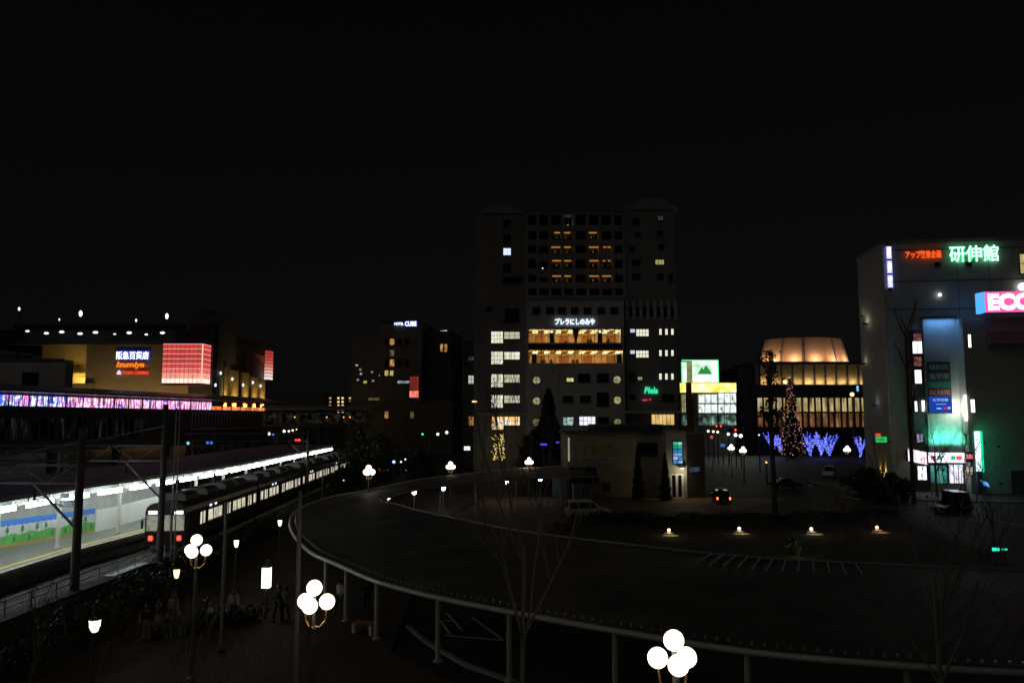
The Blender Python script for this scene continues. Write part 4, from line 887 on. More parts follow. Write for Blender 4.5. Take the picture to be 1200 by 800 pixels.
for k in range(7):
    a = math.pi + math.pi * (k + .5) / 7; p = Vector((cx + (rb + 1.4) * math.cos(a), 14 + (rb * .75 + 1.4) * math.sin(a), zb + .3))
    area('drum_uplight', t, p, (-.7 * math.cos(a), -.7 * math.sin(a), 1), 3, .3, 290, (1, .62, .40))
bx('terrace_slab', CONCD, 883, 423.5, 1030, 427, -1.2, 22, t, None, tf)
bx('roof_parapet', mat('hall_dark', (.07, .065, .06), .8), 882, 450.5, 1030, 462, -1.5, 20, t, None, tf)
bx('left_wall', MATS['hall_dark'], 866, 430, 886, 530, 2, 20, t, 0, tf)
x0, z0 = tf.p(886, 450.5, 1); x1, z1 = tf.p(1030, 427, 1); m = MB(); m.box(x0, 1, z0, x1, 12, z1); m.build('upper_storey', mat('gold_curtain', (.5, .38, .2), .8, 0, .15, .8), t)
for k in range(12): x = x0 + 1.0 + k * (x1 - x0) / 11.3; m = MB(); m.box(x - .13, .2, z0, x + .13, 1, z1); m.build('pier', STEELD, t)
for k in range(11): x = x0 + 1.0 + (k + .5) * (x1 - x0) / 11.3; area('bay_uplight', t, (x, -.1, z0 + .3), (0, .8, .9), 1.6, .25, [55, 42, 34, 45, 75, 66, 60, 55, 50, 48, 48][k], (1, .74, .40))
x0, z0 = tf.p(886, 497, 0); x1, z1 = tf.p(1030, 462, 0)
HALLG = lit('hall_glass', [(.05, .04, .015), (.35, .26, .1), (.62, .5, .24), (.75, .62, .35)], .75, .45, (1.6, 1, .35), .3, .7, 4)
HALLD = lit('hall_low', [(.02, .012, .006), (.18, .07, .025), (.4, .22, .08)], .8, .35, (1, 1, .6), .3, .7, 4)
bx('lower_wall', MATS['hall_dark'], 886, 462, 1030, 530, .5, 14, t, 0, tf)
for k in range(18):
    a = 887.5 + k * 7.6; window(t, tf, a, 466, a + 6.8, 482, HALLG, 1, 1, .4, STEELD, .12, sill=False)
    if k % 2 == 0: window(t, tf, a, 484, a + 13, 500, HALLD, 3, 1, .4, STEELD, .12, sill=False)
for k in range(19): x, _ = tf.p(886.8 + k * 7.6, 470, -.6); m = MB(); m.box(x - .2, -.6, 0, x + .2, -.1, z1); m.build('column', STEELD, t)
m = MB(); xx, zz = tf.p(1005, 455, -1.6); m.box(xx - .25, -1.7, zz - .8, xx + .25, -1.5, zz + .8); m.build('blue_sign', emit('small_blue', (.25, .6, 1), 1), t)

# ------------------------------------------------------------------ right building with signs
rb_ = R(-8); rf = Fr(A(1047, 560, 112).x, 112, rb_)
t = thing('cram_school_building', 'grey corner building at right covered with lit school and shop signs', 'building', rf.o, rb_)
RW = mat('grey_tile', (.55, .55, .53), .7, 0, .12, .4)
_, ZT = rf.p(1047, 286)
m = MB(); m.box(0, 0, 0, 30, 12.6, ZT); m.build('wall', RW, t)
m = MB(); m.box(-.2, -.2, ZT, 30.2, 12.8, ZT + .5); m.build('parapet', CONC, t)
m = MB(); m.box(-.12, -.12, 0, .25, .25, ZT - .1); m.build('corner_trim', STEELP, t)
for z in (rf.p(1100, 329)[1], rf.p(1100, 362)[1], rf.p(1100, 292)[1]): m = MB(); m.box(.3, -.06, z - .06, 30, -.003, z + .06); m.build('string_course', CONCD, t)
for x in (9.8, 14): m = MB(); m.box(x, -.03, 12, x + .06, -.003, ZT - 1); m.build('joint', CONCD, t)
fx0, _ = rf.p(1129, 400, -3); fx1 = 30; fz = rf.p(1140, 372, -3)[1]
m = MB(); m.box(fx0, -3, 0, fx1, -.003, fz); m.build('front_block', RW, t)
wx0, wz1 = rf.p(1081, 373, -.8); wx1 = fx0 - .003
m = MB(); m.box(wx0, -.8, 0, wx1, -.003, wz1); m.build('light_wall', mat('light_panel', (.6, .62, .6), .55, 0, .06, .6), t)
m = MB(); m.box(wx0 - .1, -1.1, wz1, wx1, -.003, wz1 + .2); m.build('light_cap', STEELD, t)
bx0, _ = rf.p(1067, 420, -.6); m = MB(); m.box(bx0, -.6, 0, wx0 - .003, -.003, wz1 - 1.5); m.build('window_bay', CONCD, t)
area('panel_blue_light', t, ((wx0 + wx1) / 2, -1.6, wz1 + .1), (0, .35, -1), wx1 - wx0 - .5, .3, 42, (.15, .42, 1), 120)
area('panel_green_light', t, ((wx0 + wx1) / 2, -2.2, 6.2), (0, .8, 1), wx1 - wx0, .4, 105, (.1, 1, .65), 95)
WB = emit('white_bar', (1, .97, .85), 2.6)
xx, zz1 = rf.p(1130, 463, -3.2); zz0 = rf.p(1130, 493, -3.2)[1]
m = MB(); m.box(fx0 - .35, -3.2, zz0, fx0 - .1, -2.9, zz1); m.box(fx0 - .1, -3.1, zz0 + .5, fx0, -3.0, zz0 + .7); m.build('light_bar', WB, t); point('bar_glow', t, (fx0 - .75, -2.0, (zz0 + zz1) / 2), 190, (1, .97, .82), .2)
window(t, rf, 1134, 392, 1138, 407, WB, 1, 1, -3, sill=False); window(t, rf, 1137, 468, 1142.5, 483, WB, 1, 1, -3, sill=False)
COLDW = emit('cold_window', (.9, .95, 1), 1.8)
window(t, rf, 1069, 400, 1080.5, 414, COLDW, 2, 1, -.6, sill=False); window(t, rf, 1071.5, 433.5, 1080, 449, COLDW, 1, 1, -.6, sill=False)
window(t, rf, 1071.5, 470, 1075, 482, COLDW, 1, 1, -.6, sill=False); window(t, rf, 1079.5, 469, 1084, 482, COLDW, 1, 1, -.85, sill=False)
window(t, rf, 1070, 391, 1080, 399, lit('dim_red_panel', [(.06, .015, .015), (.25, .08, .07)], 1, 2), 1, 2, -.6, sill=False); window(t, rf, 1070.5, 418, 1080, 429, lit('dim_red_panel', [], 1, 2), 1, 2, -.6, sill=False)
window(t, rf, 1074, 508, 1081.5, 518, lit('mauve_panel', [(.1, .08, .2), (.6, .55, .9)], 1, 2.5), 2, 1, -.6, sill=False)
window(t, rf, 1194.5, 298, 1212, 320, YEL, 2, 2, 0)
for (px, py, r, yo) in ((1101, 345.5, .25, -.25), (1198, 336, .55, -.3)):
    x, z = rf.p(px, py, yo); m = MB(); m.k = 0; m.box(x - .1, yo, z - .1, x + .1, -.003, z + .1); m.k = 1; m.ball((x, yo - .1, z), r, 10); m.build('wall_globe', [STEELD, emit('globe_cold', (.95, 1, .9), 2)], t)
for (px, py, w) in ((1098.5, 310, .35), (1135, 309, .4)): x, z = rf.p(px, py, -.1); m = MB(); m.box(x - w, -.3, z - .3, x + w, -.003, z + .3); m.build('vent', BLACK, t)
for y, z, pw in ((8.6, 24.5, 16), (10.4, 18.5, 7), (10.8, 26, 3), (5.5, 12, 5)):
    m = MB(); m.box(-.75, y - .12, z - .12, -.003, y + .12, z + .12); m.build('streak_block', STEELD, t); point('streak_light', t, (-.6, y, z + .5), pw, (1, .9, .62) if y > 6 else (.6, .6, 1), .1)  # lights and blocks added to imitate reflected streaks on the side wall
# lit ground floor
window(t, rf, 1075, 546, 1086, 562, COLDW, 2, 1, -.6, sill=False)
window(t, rf, 1090, 545, 1110, 566, lit('teal_shop', [(.02, .12, .11), (.06, .3, .26), (.15, .5, .42)], .9, .8), 4, 1, -.8, sill=False); window(t, rf, 1111.5, 544, 1129, 566, lit('poster_window', [(.3, .3, .5), (.8, .8, 1), (1, 1, 1), (.2, .2, .45)], 1.1, 1.3), 3, 1, -.8, sill=False)
window(t, rf, 1132, 546, 1140, 556, lit('cream_shop', [(.05, .05, .04), (.6, .55, .45)], 1, 2), 2, 1, -3, sill=False)
area('shop_front_light', t, (wx0 + 3, -2.2, 3.4), (0, -1, -.5), 7, 1.5, 14, (.8, 1, .95))
for x in (fx0 + 5, fx0 + 9): m = MB(); m.box(x, -3.06, .2, x + 2.6, -3.003, 3.2); m.build('shutter', CONCD, t)
x, z = rf.p(1190, 395, -3.6); m = MB(); m.prism([(-4.4, z - .9), (-3.003, z + .9), (-3.003, z - .9)], x - 3.4, x + 8, 'yz'); m.build('awning', mat('awning_grey', (.28, .2, .26), .7), t)
GREENW = emit('neon_greenwhite', (.25, 1, .62), 1.6)
# signs of the right building, each its own thing
sign('wall_sign', 'red-orange neon lettering at the top of the grey building', rf, 1061, 294, 1103, 302, 'アップ教育企画', emit('neon_redorange', (1, .1, .015), 1.3), -.4, None, .02)
sign('wall_sign', 'large green-rimmed white three-character neon at the top of the grey building', rf, 1112, 288, 1171, 306, '研伸館', emit('neon_mint', (.55, 1, .75), 1.6), -.5, None, .015)
sg = C.objects.get('wall_sign.002') or [o for o in C.objects if o.name.startswith('wall_sign')][-1]
x0, z1 = rf.p(1112, 288, -.46); x1, z0 = rf.p(1171, 306, -.46)
lettering(sg, '研伸館', 0, .07, -.04, x1 - x0, z1 - z0, emit('neon_green_rim', (.02, .75, .2), 1.0), .08, .05, name='green_rim')
x0, z1 = rf.p(1038, 288, -.4); x1, z0 = rf.p(1046.5, 338, -.4)
t2 = thing('vertical_sign', 'vertical blue-white three-character sign on the corner of the grey building', 'sign', rf.w(x0, -.5, z0), rb_)
h = (z1 - z0) / 3; m = MB(); m.box(.15, .05, -.2, x1 - x0 - .1, .6, z1 - z0 + .2); m.build('backing', mat('sign_navy', (.03, .03, .1), .5), t2)
for k, ch in enumerate('研伸館'):
    m = MB(); m.box(.0, 0, (2 - k) * h + .12, x1 - x0, .048, (3 - k) * h - .12); m.build('character_panel', emit('panel_lilac', (.42, .42, 1), 1.2), t2); lettering(t2, ch, .1, -.03, (2 - k) * h + .25, x1 - x0 - .2, h - .5, emit('char_white', (.9, .93, 1), 2.2), .04, .03)
x0, z1 = rf.p(1153.5, 342, -4.6); x1 = x0 + 13; z0 = rf.p(1160, 366, -4.6)[1]
t2 = thing('rooftop_sign', 'pink and blue box sign with white letters on the front block roof edge', 'sign', rf.w(x0, -4.6, z0), rb_); h = z1 - z0
m = MB(); m.box(0, .02, 0, 13, 1.7, h); m.build('box', mat('sign_box', (.3, .1, .2), .5), t2)
m = MB(); m.box(0, -.05, 0, 13, .018, h); m.build('pink_face', emit('sign_pink', (1, .12, .42), 1.1), t2)
m = MB(); m.prism([(-.5, .9), (-.02, -.05), (-.02, 1.7), (-.5, 1.7)], 0, h, 'xy'); m.build('blue_face', emit('sign_azure', (.08, .38, .95), 1.3), t2)
lettering(t2, 'ECC', .35, -.09, .25, 5.3, h - .5, emit('sign_pinkwhite', (1, .86, .95), 2.2), .06, .06)
x0, z1 = rf.p(1086.5, 424.5, -1); x1, z0 = rf.p(1116, 483.5, -1); w, h = x1 - x0, z1 - z0
t2 = thing('tenant_board', 'tall tenant board of stacked navy, green, red and blue name panels on the lit wall', 'sign', rf.w(x0, -1, z0), rb_)
m = MB(); m.box(-.06, .05, -.06, w + .06, .2, h + .06); m.build('backing', STEELD, t2)
ysb = [1, .82, .63, .49, .33, 0]; pm = [mat('board_navy', (.03, .06, .08), .5), mat('board_teal', (.03, .09, .12), .5), mat('board_green', (.04, .3, .2), .5), mat('board_red', (.22, .03, .04), .5), emit('board_blue', (.01, .05, .38), 1.0)]
txt = ['個別館', '進学館', 'メガスタディ', 'ECC 外語学院', '大学受験']
tm = [mat('board_letter', (.55, .6, .6), .5), mat('board_letter', (1, 1, 1)), mat('board_letter2', (.1, .55, .4), .5), mat('board_letter', (1, 1, 1)), emit('board_cyan', (.35, .6, .9), 1)]
for k in range(5):
    m = MB(); m.box(0, 0, h * ysb[k + 1] + .04, w, .048, h * ysb[k] - .04); m.build('name_panel', pm[k], t2)
    hh = h * (ysb[k] - ysb[k + 1])
    if k < 4: lettering(t2, txt[k], w * .06, -.02, h * ysb[k + 1] + hh * .2, w * .88, hh * .6, tm[k], .03)
    else:
        lettering(t2, txt[k], w * .15, -.02, hh * .68, w * .7, hh * .18, tm[k], .03); m = MB(); m.box(w * .3, -.02, hh * .5, w * .75, -.002, hh * .53); m.box(w * .32, -.02, hh * .22, w * .52, -.002, hh * .3); m.k = 1; m.box(w * .62, -.02, hh * .2, w * .78, -.002, hh * .34); m.k = 0; m.box(w * .82, -.02, hh * .22, w * .92, -.002, hh * .36); m.build('panel_mark', [tm[4], emit('mark_pinkred', (.6, .05, .1), .8)], t2)
# convenience store band
x0, z1 = rf.p(1088, 530, -2); x1, z0 = rf.p(1131, 542, -2); w, h = x1 - x0, z1 - z0
t2 = thing('shop_fascia', 'white shop fascia with red and green stripes above the corner store', 'sign', rf.w(x0, -2, z0), rb_)
m = MB(); m.box(0, .1, 0, w, 1.195, h); m.build('box', STEELD, t2); m = MB(); m.box(0, .02, 0, w, .098, h); m.build('white_face', emit('fascia_white', (.85, .85, 1), 1.7), t2)
m = MB()
for k, (a, c) in enumerate(((.06, .2), (.24, .38), (.62, .74), (.76, .92))): m.k = k in (1, 2); m.box(w * a, -.01, h * .3, w * c, .018, h * .68)
m.build('stripe', [emit('stripe_red', (.9, .08, .12), 1.1), emit('stripe_green', (.02, .5, .25), 1)], t2); m = MB(); m.box(0, .02, -.25, w, .2, -.003); m.build('red_trim', mat('trim_red', (.3, .02, .04), .5), t2)
x0, z1 = rf.p(1132.5, 530, -3.6); m0 = thing('shop_fascia', 'short red and white end of the store fascia right of the dark gap', 'sign', rf.w(x0, -3.5, rf.p(1132, 541, -3.6)[1]), rb_); m = MB(); m.box(0, .02, 0, 1.4, .49, h); m.build('box', STEELD, m0); m = MB(); m.box(0, -.03, h * .3, 1.4, .018, h * .75); m.build('stripe', emit('stripe_salmon', (.9, .2, .25), 1), m0)
x0, z1 = rf.p(1064, 527, -1.6); x1, z0 = rf.p(1086, 540, -1.6); t2 = thing('corner_sign', 'pinkish white glowing sign at the corner beside the store fascia', 'sign', rf.w(x0, -1.6, z0), rb_)
m = MB(); m.box(0, .05, 0, x1 - x0, .99, z1 - z0); m.build('box', STEELD, t2); m = MB(); m.prism([(0, 0), (x1 - x0, -.5), (x1 - x0, z1 - z0 - .3), (0, z1 - z0 + .2)], -.05, .048); m.build('face', lit('corner_face', [(.7, .2, .5), (1, .8, .95), (1, 1, 1), (.9, .4, .5)], 1.3, .9), t2)
# tall vertical store sign
x0, z1 = rf.p(1141, 505, -5); x1, z0 = rf.p(1153, 553, -5); w, h = x1 - x0, z1 - z0
t2 = thing('vertical_sign', 'tall green-white vertical sign standing in front of the store', 'sign', rf.w(x0, -5, 0), rb_)
m = MB(); m.box(.2, .1, 0.13, w - .2, .5, z0); m.build('post', STEELD, t2)
m = MB(); m.box(0, .02, z0, w, .6, z1); m.build('box', STEELD, t2); m = MB(); m.box(.05, -.04, z0 + .1, w - .25, .018, z1); m.build('face', lit('vertical_face', [(.35, .95, .9), (.8, 1, 1), (1, 1, 1)], 1.5, .5), t2); m = MB(); m.box(w - .24, -.06, z0, w + .05, .6, z1); m.build('green_edge', emit('edge_green', (.0, .9, .4), 1.2), t2)
m = MB(); [m.box(.25, -.06, z1 - .5 - k * (h - .6) / 5 - .1, w - .5, -.042, z1 - .5 - k * (h - .6) / 5) for k in range(5)]; m.build('face_line', emit('face_cyan', (.3, .85, .85), 1.2), t2)
point('sign_glow', t2, (w / 2, -1.0, z0 + .5), 4, (.3, 1, .75), .4); point('sign_glow', t2, (w + .6, .9, z1 + .1), 6, (.1, 1, .45), .2)
x0, z1 = rf.p(1149, 562, -5.5); m0 = thing('stand_sign', 'small tilted blue sign at the foot of the tall green-white sign', 'sign', rf.w(x0, -5.5, 0.13), rb_); m = MB(); zz = z1 - .13; m.prism([(0, zz), (.9, zz - .35), (1.1, zz - .95), (.3, zz - .6)], 0, .12); m.build('face', emit('stand_blue', (.1, .4, 1), 1.3), m0); m = MB(); m.tube([(.6, .06, 0), (.6, .06, zz - .6)], .05, 6); m.build('post', STEELD, m0)
# green lit road-side sign on two legs
YP = 106; p = A(1032.5, 513, YP); s = YP / FPX; za, zb_, zc = A(1032, 518, YP).z, A(1032, 511.5, YP).z, A(1032, 507.5, YP).z
t2 = thing('parking_sign', 'green and red lit sign board on two thin legs left of the grey building', 'sign', (p.x, YP, 0), R(-8))
m = MB(); m.box(-6 * s, -.1, za, 6 * s, .1, zb_); m.build('green_face', emit('sign_green2', (.02, .6, .12), 1), t2); m = MB(); m.box(-6 * s, -.1, zb_ + .05, -.5 * s, .1, zc); m.build('red_face', emit('sign_red2', (.9, .06, .01), 1), t2)
for xx in (-2.2, 3.6): m = MB(); m.box(xx * s - .1, -.05, 0, xx * s + .1, .05, za); m.build('leg', mat('sign_leg', (.5, .38, .1), .5), t2); m = MB(); m.lathe([(.12, 0), (.12, 2.5), (.2, 2.6), (.18, 3.0)], 8, (xx * s - .3, -.6, 0)); m.build('foot_lamp', emit('foot_amber', (1, .7, .28), .8), t2); point('leg_light', t2, (xx * s, -.5, 3.2), 14, (1, .7, .25), .1)
lettering(t2, 'PARK', -4.6 * s, -.14, za + .15, 9 * s, (zb_ - za) - .3, WHITEP, .02)

# dark block filling the far right edge and low blocks on the horizon
t = thing('dark_block', 'dark unlit block at the right border in front of the corner building', 'building', (72, 96, 0), R(-8)); m = MB(); m.box(3, 3, 0, 20, 12, 14); m.build('wall', CONCD, t); m = MB(); m.box(2.7, 2.7, 14, 20.2, 12.2, 14.4); m.build('parapet', CONC, t)
hz = Fr(0, 420, 0)
for i, (a, c, yt, lab) in enumerate(((300, 372, 480, 'low dark block far behind the footbridge'), (528, 546, 462, 'dark far slab between hotel and tall building'), (838, 900, 470, 'dark far block between the glowing shop and the concert hall'), (985, 1040, 452, 'dark far block behind the concert hall right end'))):
    x0, z1 = hz.p(a, yt); x1, _ = hz.p(c, yt); t = thing('far_block', lab, 'building', (x0, 420 + i * 6, 0)); m = MB(); m.box(0, 0, 0, x1 - x0, 20, z1); m.build('wall', CONCD, t); m = MB(); m.box((x1 - x0) * .3, 4, z1, (x1 - x0) * .6, 12, z1 + 2.5); m.build('roof_hut', CONCD, t)

# ------------------------------------------------------------------ the curved walkway canopy
ZO, ZI = 2.75, 3.35
OUT = [G(*p, ZO) for p in ((1330, 792), (1200, 787.5), (1060, 779), (880, 763), (720, 738), (600, 716.5), (507, 698), (440, 680), (398, 662), (362, 645), (342, 622), (341, 606), (350, 596), (366, 589), (392, 581), (420, 576))] + [G(474, 565, 3.3), G(500, 560.5, 3.4), G(528, 557, 3.4), G(564, 553, 3.4), G(600, 549.5, 3.4), G(640, 547, 3.4), G(662, 546, 3.4)]
INN = [G(*p, ZI) for p in ((1330, 674), (1200, 668), (1050, 662), (900, 654.5), (780, 643), (680, 631.5), (608, 622), (560, 613), (528, 606), (503, 601), (485, 597), (470, 592))] + [Vector((-10.8, 66, ZI)), Vector((-10.2, 70, ZI)), Vector((-8.8, 76, ZI)), Vector((-5, 83.5, ZI)), Vector((0, 88.5, ZI)), Vector((5, 91.5, ZI)), Vector((10, 93.5, ZI))]
def spline(P, n):
    out = []; k = len(P) - 1
    ls = [0]
    for a, b_ in zip(P, P[1:]): ls.append(ls[-1] + (b_ - a).length)
    for i in range(n + 1):
        s = ls[-1] * i / n; j = 0
        while j < k - 1 and ls[j + 1] < s: j += 1
        u = (s - ls[j]) / (ls[j + 1] - ls[j]); p0, p1, p2, p3 = P[max(j - 1, 0)], P[j], P[j + 1], P[min(j + 2, k)]
        q = .5 * ((2 * p1) + (p2 - p0) * u + (2 * p0 - 5 * p1 + 4 * p2 - p3) * u * u + (3 * p1 - p0 - 3 * p2 + p3) * u ** 3); out.append(q)
    return out
N = 150
SO, SI = spline(OUT, N), spline(INN, N)
t = thing('walkway_canopy', 'broad curved metal canopy over the walkway sweeping round the court', 'canopy', (0, 40, 0)); o = t.location
ROOF = mat('canopy_metal', (.15, .145, .13), .6, .05, .45, .35, .05, .25)
b = MB(); KR = 6
v = []
for a, c in zip(SO, SI):
    for k in range(KR + 1): u = k / KR; p = a.lerp(c, u); v.append((p.x, p.y - 40, p.z + .22 * math.sin(math.pi * u)))
n1 = KR + 1; fs = [(i * n1 + k, i * n1 + k + 1, (i + 1) * n1 + k + 1, (i + 1) * n1 + k) for i in range(N) for k in range(KR)]
b.add(v, fs)
for i in range(0, int(N * 1.25)):      # standing seams
    s = i / 1.25; j = int(s); u = s - j
    a, c = SO[j].lerp(SO[j + 1], u), SI[j].lerp(SI[j + 1], u); pts = []
    for k in range(KR + 1): w = k / KR; p = a.lerp(c, w); pts.append(Vector((p.x, p.y - 40, p.z + .22 * math.sin(math.pi * w) + .02)))
    for p, q in zip(pts, pts[1:]): b.bar(p, q, .03, .006)
b.build('roof_sheet', ROOF, t)
b = MB(); b.tube([p - o + Vector((0, 0, -.02)) for p in SO], .11, 8); b.build('outer_gutter', mat('gutter_pale', (.78, .75, .66), .4, .1, .1, 2), t, True)
b = MB(); b.tube([p - o + Vector((0, 0, .02)) for p in SI], .07, 8); b.build('inner_gutter', mat('gutter_inner', (.4, .39, .36), .4, .1, .1, 2), t, True)
b = MB()
v = []
for a, c in zip(SO, SI): v += [a.lerp(c, .02) - o + Vector((0, 0, -.12)), a.lerp(c, .98) - o + Vector((0, 0, -.12))]
b.add(v, [(2 * i, 2 * i + 1, 2 * i + 3, 2 * i + 2) for i in range(N)]); b.build('soffit', mat('soffit_brown', (.3, .22, .15), .7, 0, .15, 1), t)
b = MB()
for i in range(N * 2):         # snow guards near the rim, bolts catching the light
    s = i / 2; j = int(s); p = SO[j].lerp(SO[j + 1], s - j).lerp(SI[j], .035) - o; b.cbox((p.x, p.y, p.z + .1), (.07, .07, .1))
tag(b.build('snow_guard', mat('guard_bright', (.8, .8, .78), .25, .6), t), kind='stuff')
for px in (832, 845, 858, 871, 884, 897, 911, 926, 942, 958, 972, 990):            # lit ends of the roof ribs by the inner edge, imitated by pale strips
    jn = min(range(N // 2), key=lambda q: abs(CX + FPX * SI[q].x / SI[q].y - px)); jo = max(0, min(N, jn))
    c = SI[jn]; aim = Vector((-c.x / c.y * 3.6 - (942 - px) / 110 * .75, -3.6, 0)); a_ = c + aim * .03; b2 = c + aim; m = MB(); m.bar(a_ - o + Vector((0, 0, .06)), b2 - o + Vector((0, 0, .17)), .07, .07); m.build('lit_rib_strip', mat('rib_lit_pale', (.5, .5, .48), .6, .05), t)
def nearest(px):
    best = None
    for i, p in enumerate(SO):
        if p.y > 75: break
        x = CX + FPX * p.x / p.y
        if best is None or abs(x - px) < best[0]: best = (abs(x - px), i)
    return best[1]
POST = mat('post_steel', (.6, .58, .5), .5, .1, .12, 3)
for px in (382, 405, 444, 507, 599, 721, 876, 1061, 1290):
    i = nearest(px); p = SO[i].lerp(SI[i], .015) - o; m = MB(); m.tube([(p.x, p.y, 0.1), (p.x, p.y, 2.7)], .105, 10); m.lathe([(.2, 0), (.2, .06), (.12, .08)], 10, (p.x, p.y, .12)); m.build('post', POST, t, False)
for px_i in (30, 42, 54, 66, 78, 90, 102, 112, 122, 132, 142):
    i = px_i; p = SI[i].lerp(SO[i], .03) - o; m = MB(); m.tube([(p.x, p.y, 0), (p.x, p.y, 3.25)], .1, 10); m.build('post', POST, t)

# ------------------------------------------------------------------ lamps
def globe_lamp(loc, h, lab, r=.235, n=4, group='globe lamp posts'):
    t = thing('globe_lamp', lab, 'street lamp', (loc[0], loc[1], loc[2]), rnd.uniform(-.12, .12), group)
    m = MB(); m.lathe([(.16, 0), (.16, .3), (.09, .4), (.06, h - .75), (.08, h - .7), (.045, h - .6), (.045, h + .2)], 10); m.build('pole', mat('lamp_pole', (.22, .21, .19), .45, .4), t)
    m = MB()
    for k in range(n - 1):
        a = 2 * math.pi * k / (n - 1) + math.pi / 6; c, s = .88 * math.cos(a), .88 * math.sin(a)
        m.tube([(0, 0, h - .62), (c * .18, s * .18, h - .66), (c * .36, s * .36, h - .5), (c * .4, s * .4, h - .2)], .028, 6)
    m.build('bracket', mat('brass', (.5, .3, .1), .35, .8), t)
    for k in range(n):
        a = 2 * math.pi * k / (n - 1) + math.pi / 6
        c = (0, 0, h + .40) if k == n - 1 else (math.cos(a) * .355, math.sin(a) * .355, h)
        m = MB(); m.ball(c, r, 18); m.build('globe', GLOBE, t, True)
    return t
for px, py, lab in ((230, 645, 'four-globe lamp post at left near the people'), (368, 706, 'four-globe lamp post left of the canopy edge, centre of the plaza'), (790, 773, 'nearest four-globe lamp post at the bottom of the photo'),
                    (432, 553, 'globe lamp post beyond the left bend of the canopy'), (528, 547, 'globe lamp post behind the far canopy, left of two'), (620, 541.5, 'globe lamp post behind the far canopy, beside the beige building'),
                    (857, 525, 'globe lamp post on the far road, left of a pair'), (871, 528, 'globe lamp post on the far road, right of a pair'), (993, 527, 'globe lamp post before the concert hall at right')):
    hl = 4.2 if px in (528, 620) else 5.0; p = G(px, py, hl); globe_lamp((p.x, p.y, 0), hl, lab, .215 if py > 600 else .28)
for i, (px, py, base, col, lab) in enumerate(((455, 582, None, (1, .85, .85), 'small round lamp post at the left bend of the court'), (485.5, 576.5, None, (1, .85, .9), 'small pinkish lamp post right of the left bend of the court'), (519.5, 572, None, (.55, .85, 1), 'small blue-white lamp post under the far canopy edge'),
                          (593.5, 564.5, None, (1, .85, .85), 'small pinkish white lamp post in the middle of the far canopy edge'), (633, 561.5, None, (.55, .9, .95), 'small pale blue lamp post at the right of the far canopy edge'))):
    p = G(px, py, 2.5); t = thing('court_lamp', lab, 'street lamp', (p.x, p.y, 0), 0, 'lamps along the far canopy'); m = MB(); m.lathe([(.12, 0), (.08, .1), (.06, 2.2), (.1, 2.27)], 8); m.build('pole', GALV, t)
    m = MB(); m.ball((0, 0, 2.5), .24, 12); m.build('globe', emit('court_lamp_%d' % (0 if col[0] > .9 else 1), col, 14), t, True)
WARM = emit('lantern_warm', (1, .9, .62), 3.0)
for i, (px, py, lab, hh) in enumerate(((111, 732, 'cup-shaped garden lantern nearest the bottom left corner', 3.0), (207, 671, 'yellowish garden lantern below the second mast', 3.0), (277, 636, 'garden lantern on the dark path right of the train', 3.0), (328, 612, 'garden lantern by the left tip of the curved canopy', 3.0))):
    p = G(px, py, hh); t = thing('garden_lantern', lab, 'lantern', (p.x, p.y, 0), 0, 'lanterns along the path'); m = MB(); m.lathe([(.1, 0), (.05, .1), (.045, hh - .3), (.09, hh - .24)], 8); m.build('pole', STEELD, t)
    m = MB(); q_ = 1 if i == 0 else .72; m.lathe([(.1 * q_, hh - .22), (.17 * q_, hh - .05), (.19 * q_, hh + .16), (.16 * q_, hh + .18)], 10); m.build('lamp_shade', emit('lantern_yellow', (1, .75, .28), 3) if i == 1 else WARM, t, True); m = MB(); m.lathe([(.21, hh + .182), (.05, hh + .26)], 10); m.build('cap', STEELD, t)
p = G(312, 688, 1.6); t = thing('pillar_lamp', 'tall white glowing box lantern on a dark post by the people', 'lantern', (p.x, p.y, 0)); m = MB(); m.tube([(0, 0, 0), (0, 0, 1.58)], .07, 8); m.build('post', STEELD, t)
m = MB(); m.box(-.19, -.19, 1.6, .19, .19, 2.6); m.build('light_box', emit('pillar_white', (.95, 1, .9), 2.2), t); m = MB(); m.box(-.22, -.22, 2.602, .22, .22, 2.68); m.box(-.06, -.06, 2.68, .12, .06, 3.0); m.build('cap', STEEL, t)
for i, (px, py) in enumerate(((784, 622.5), (866.5, 620.5), (951, 621), (1028, 619))):
    p = G(px, py + 6); t = thing('bollard_light', 'low mushroom light on the dark garden terrace, ' + ['leftmost', 'second from left', 'third from left', 'rightmost with reddish glow'][i], 'garden light', (p.x, p.y, 0), 0, 'lights on the garden terrace')
    m = MB(); m.lathe([(.16, 0), (.1, .06), (.08, .3), (.08, .42)], 10); m.build('stem', STEELD, t); m = MB(); m.ball((0, 0, .55), .14, 10); m.build('lamp', emit('bollard_warm' if i < 3 else 'bollard_red', (1, .85, .55) if i < 3 else (1, .5, .25), 3.5), t, True)
    m = MB(); m.lathe([(.42, .30), (.05, .40)], 14, (0, 0, 0)); m.build('reflector', mat('reflector_pale', (.7, .6, .4), .5), t); m = MB(); m.lathe([(.75, .142), (.72, .2)], 18, (0, -.7, 0)); m.build('pool_disc', mat('pool_disc_pale', (.6, .55, .42), .8, 0, .2, 5), t); point('pool_light', t, (0, -.55, .75), 7, (1, .8, .45) if i < 3 else (1, .55, .3), .1)  # pale disc added to imitate the pool of light on the ground
tm_ = MB(); tm_.prism([G(*q)[:2] for q in ((600, 660), (640, 632), (690, 616), (760, 609), (880, 607), (1000, 602), (1050, 606), (1100, 625), (1180, 660), (1240, 690))], 0, .14, 'xy'); struct(tm_.build('garden_terrace', mat('soil', (.05, .045, .035), .95, 0, .4, 2, .5)))
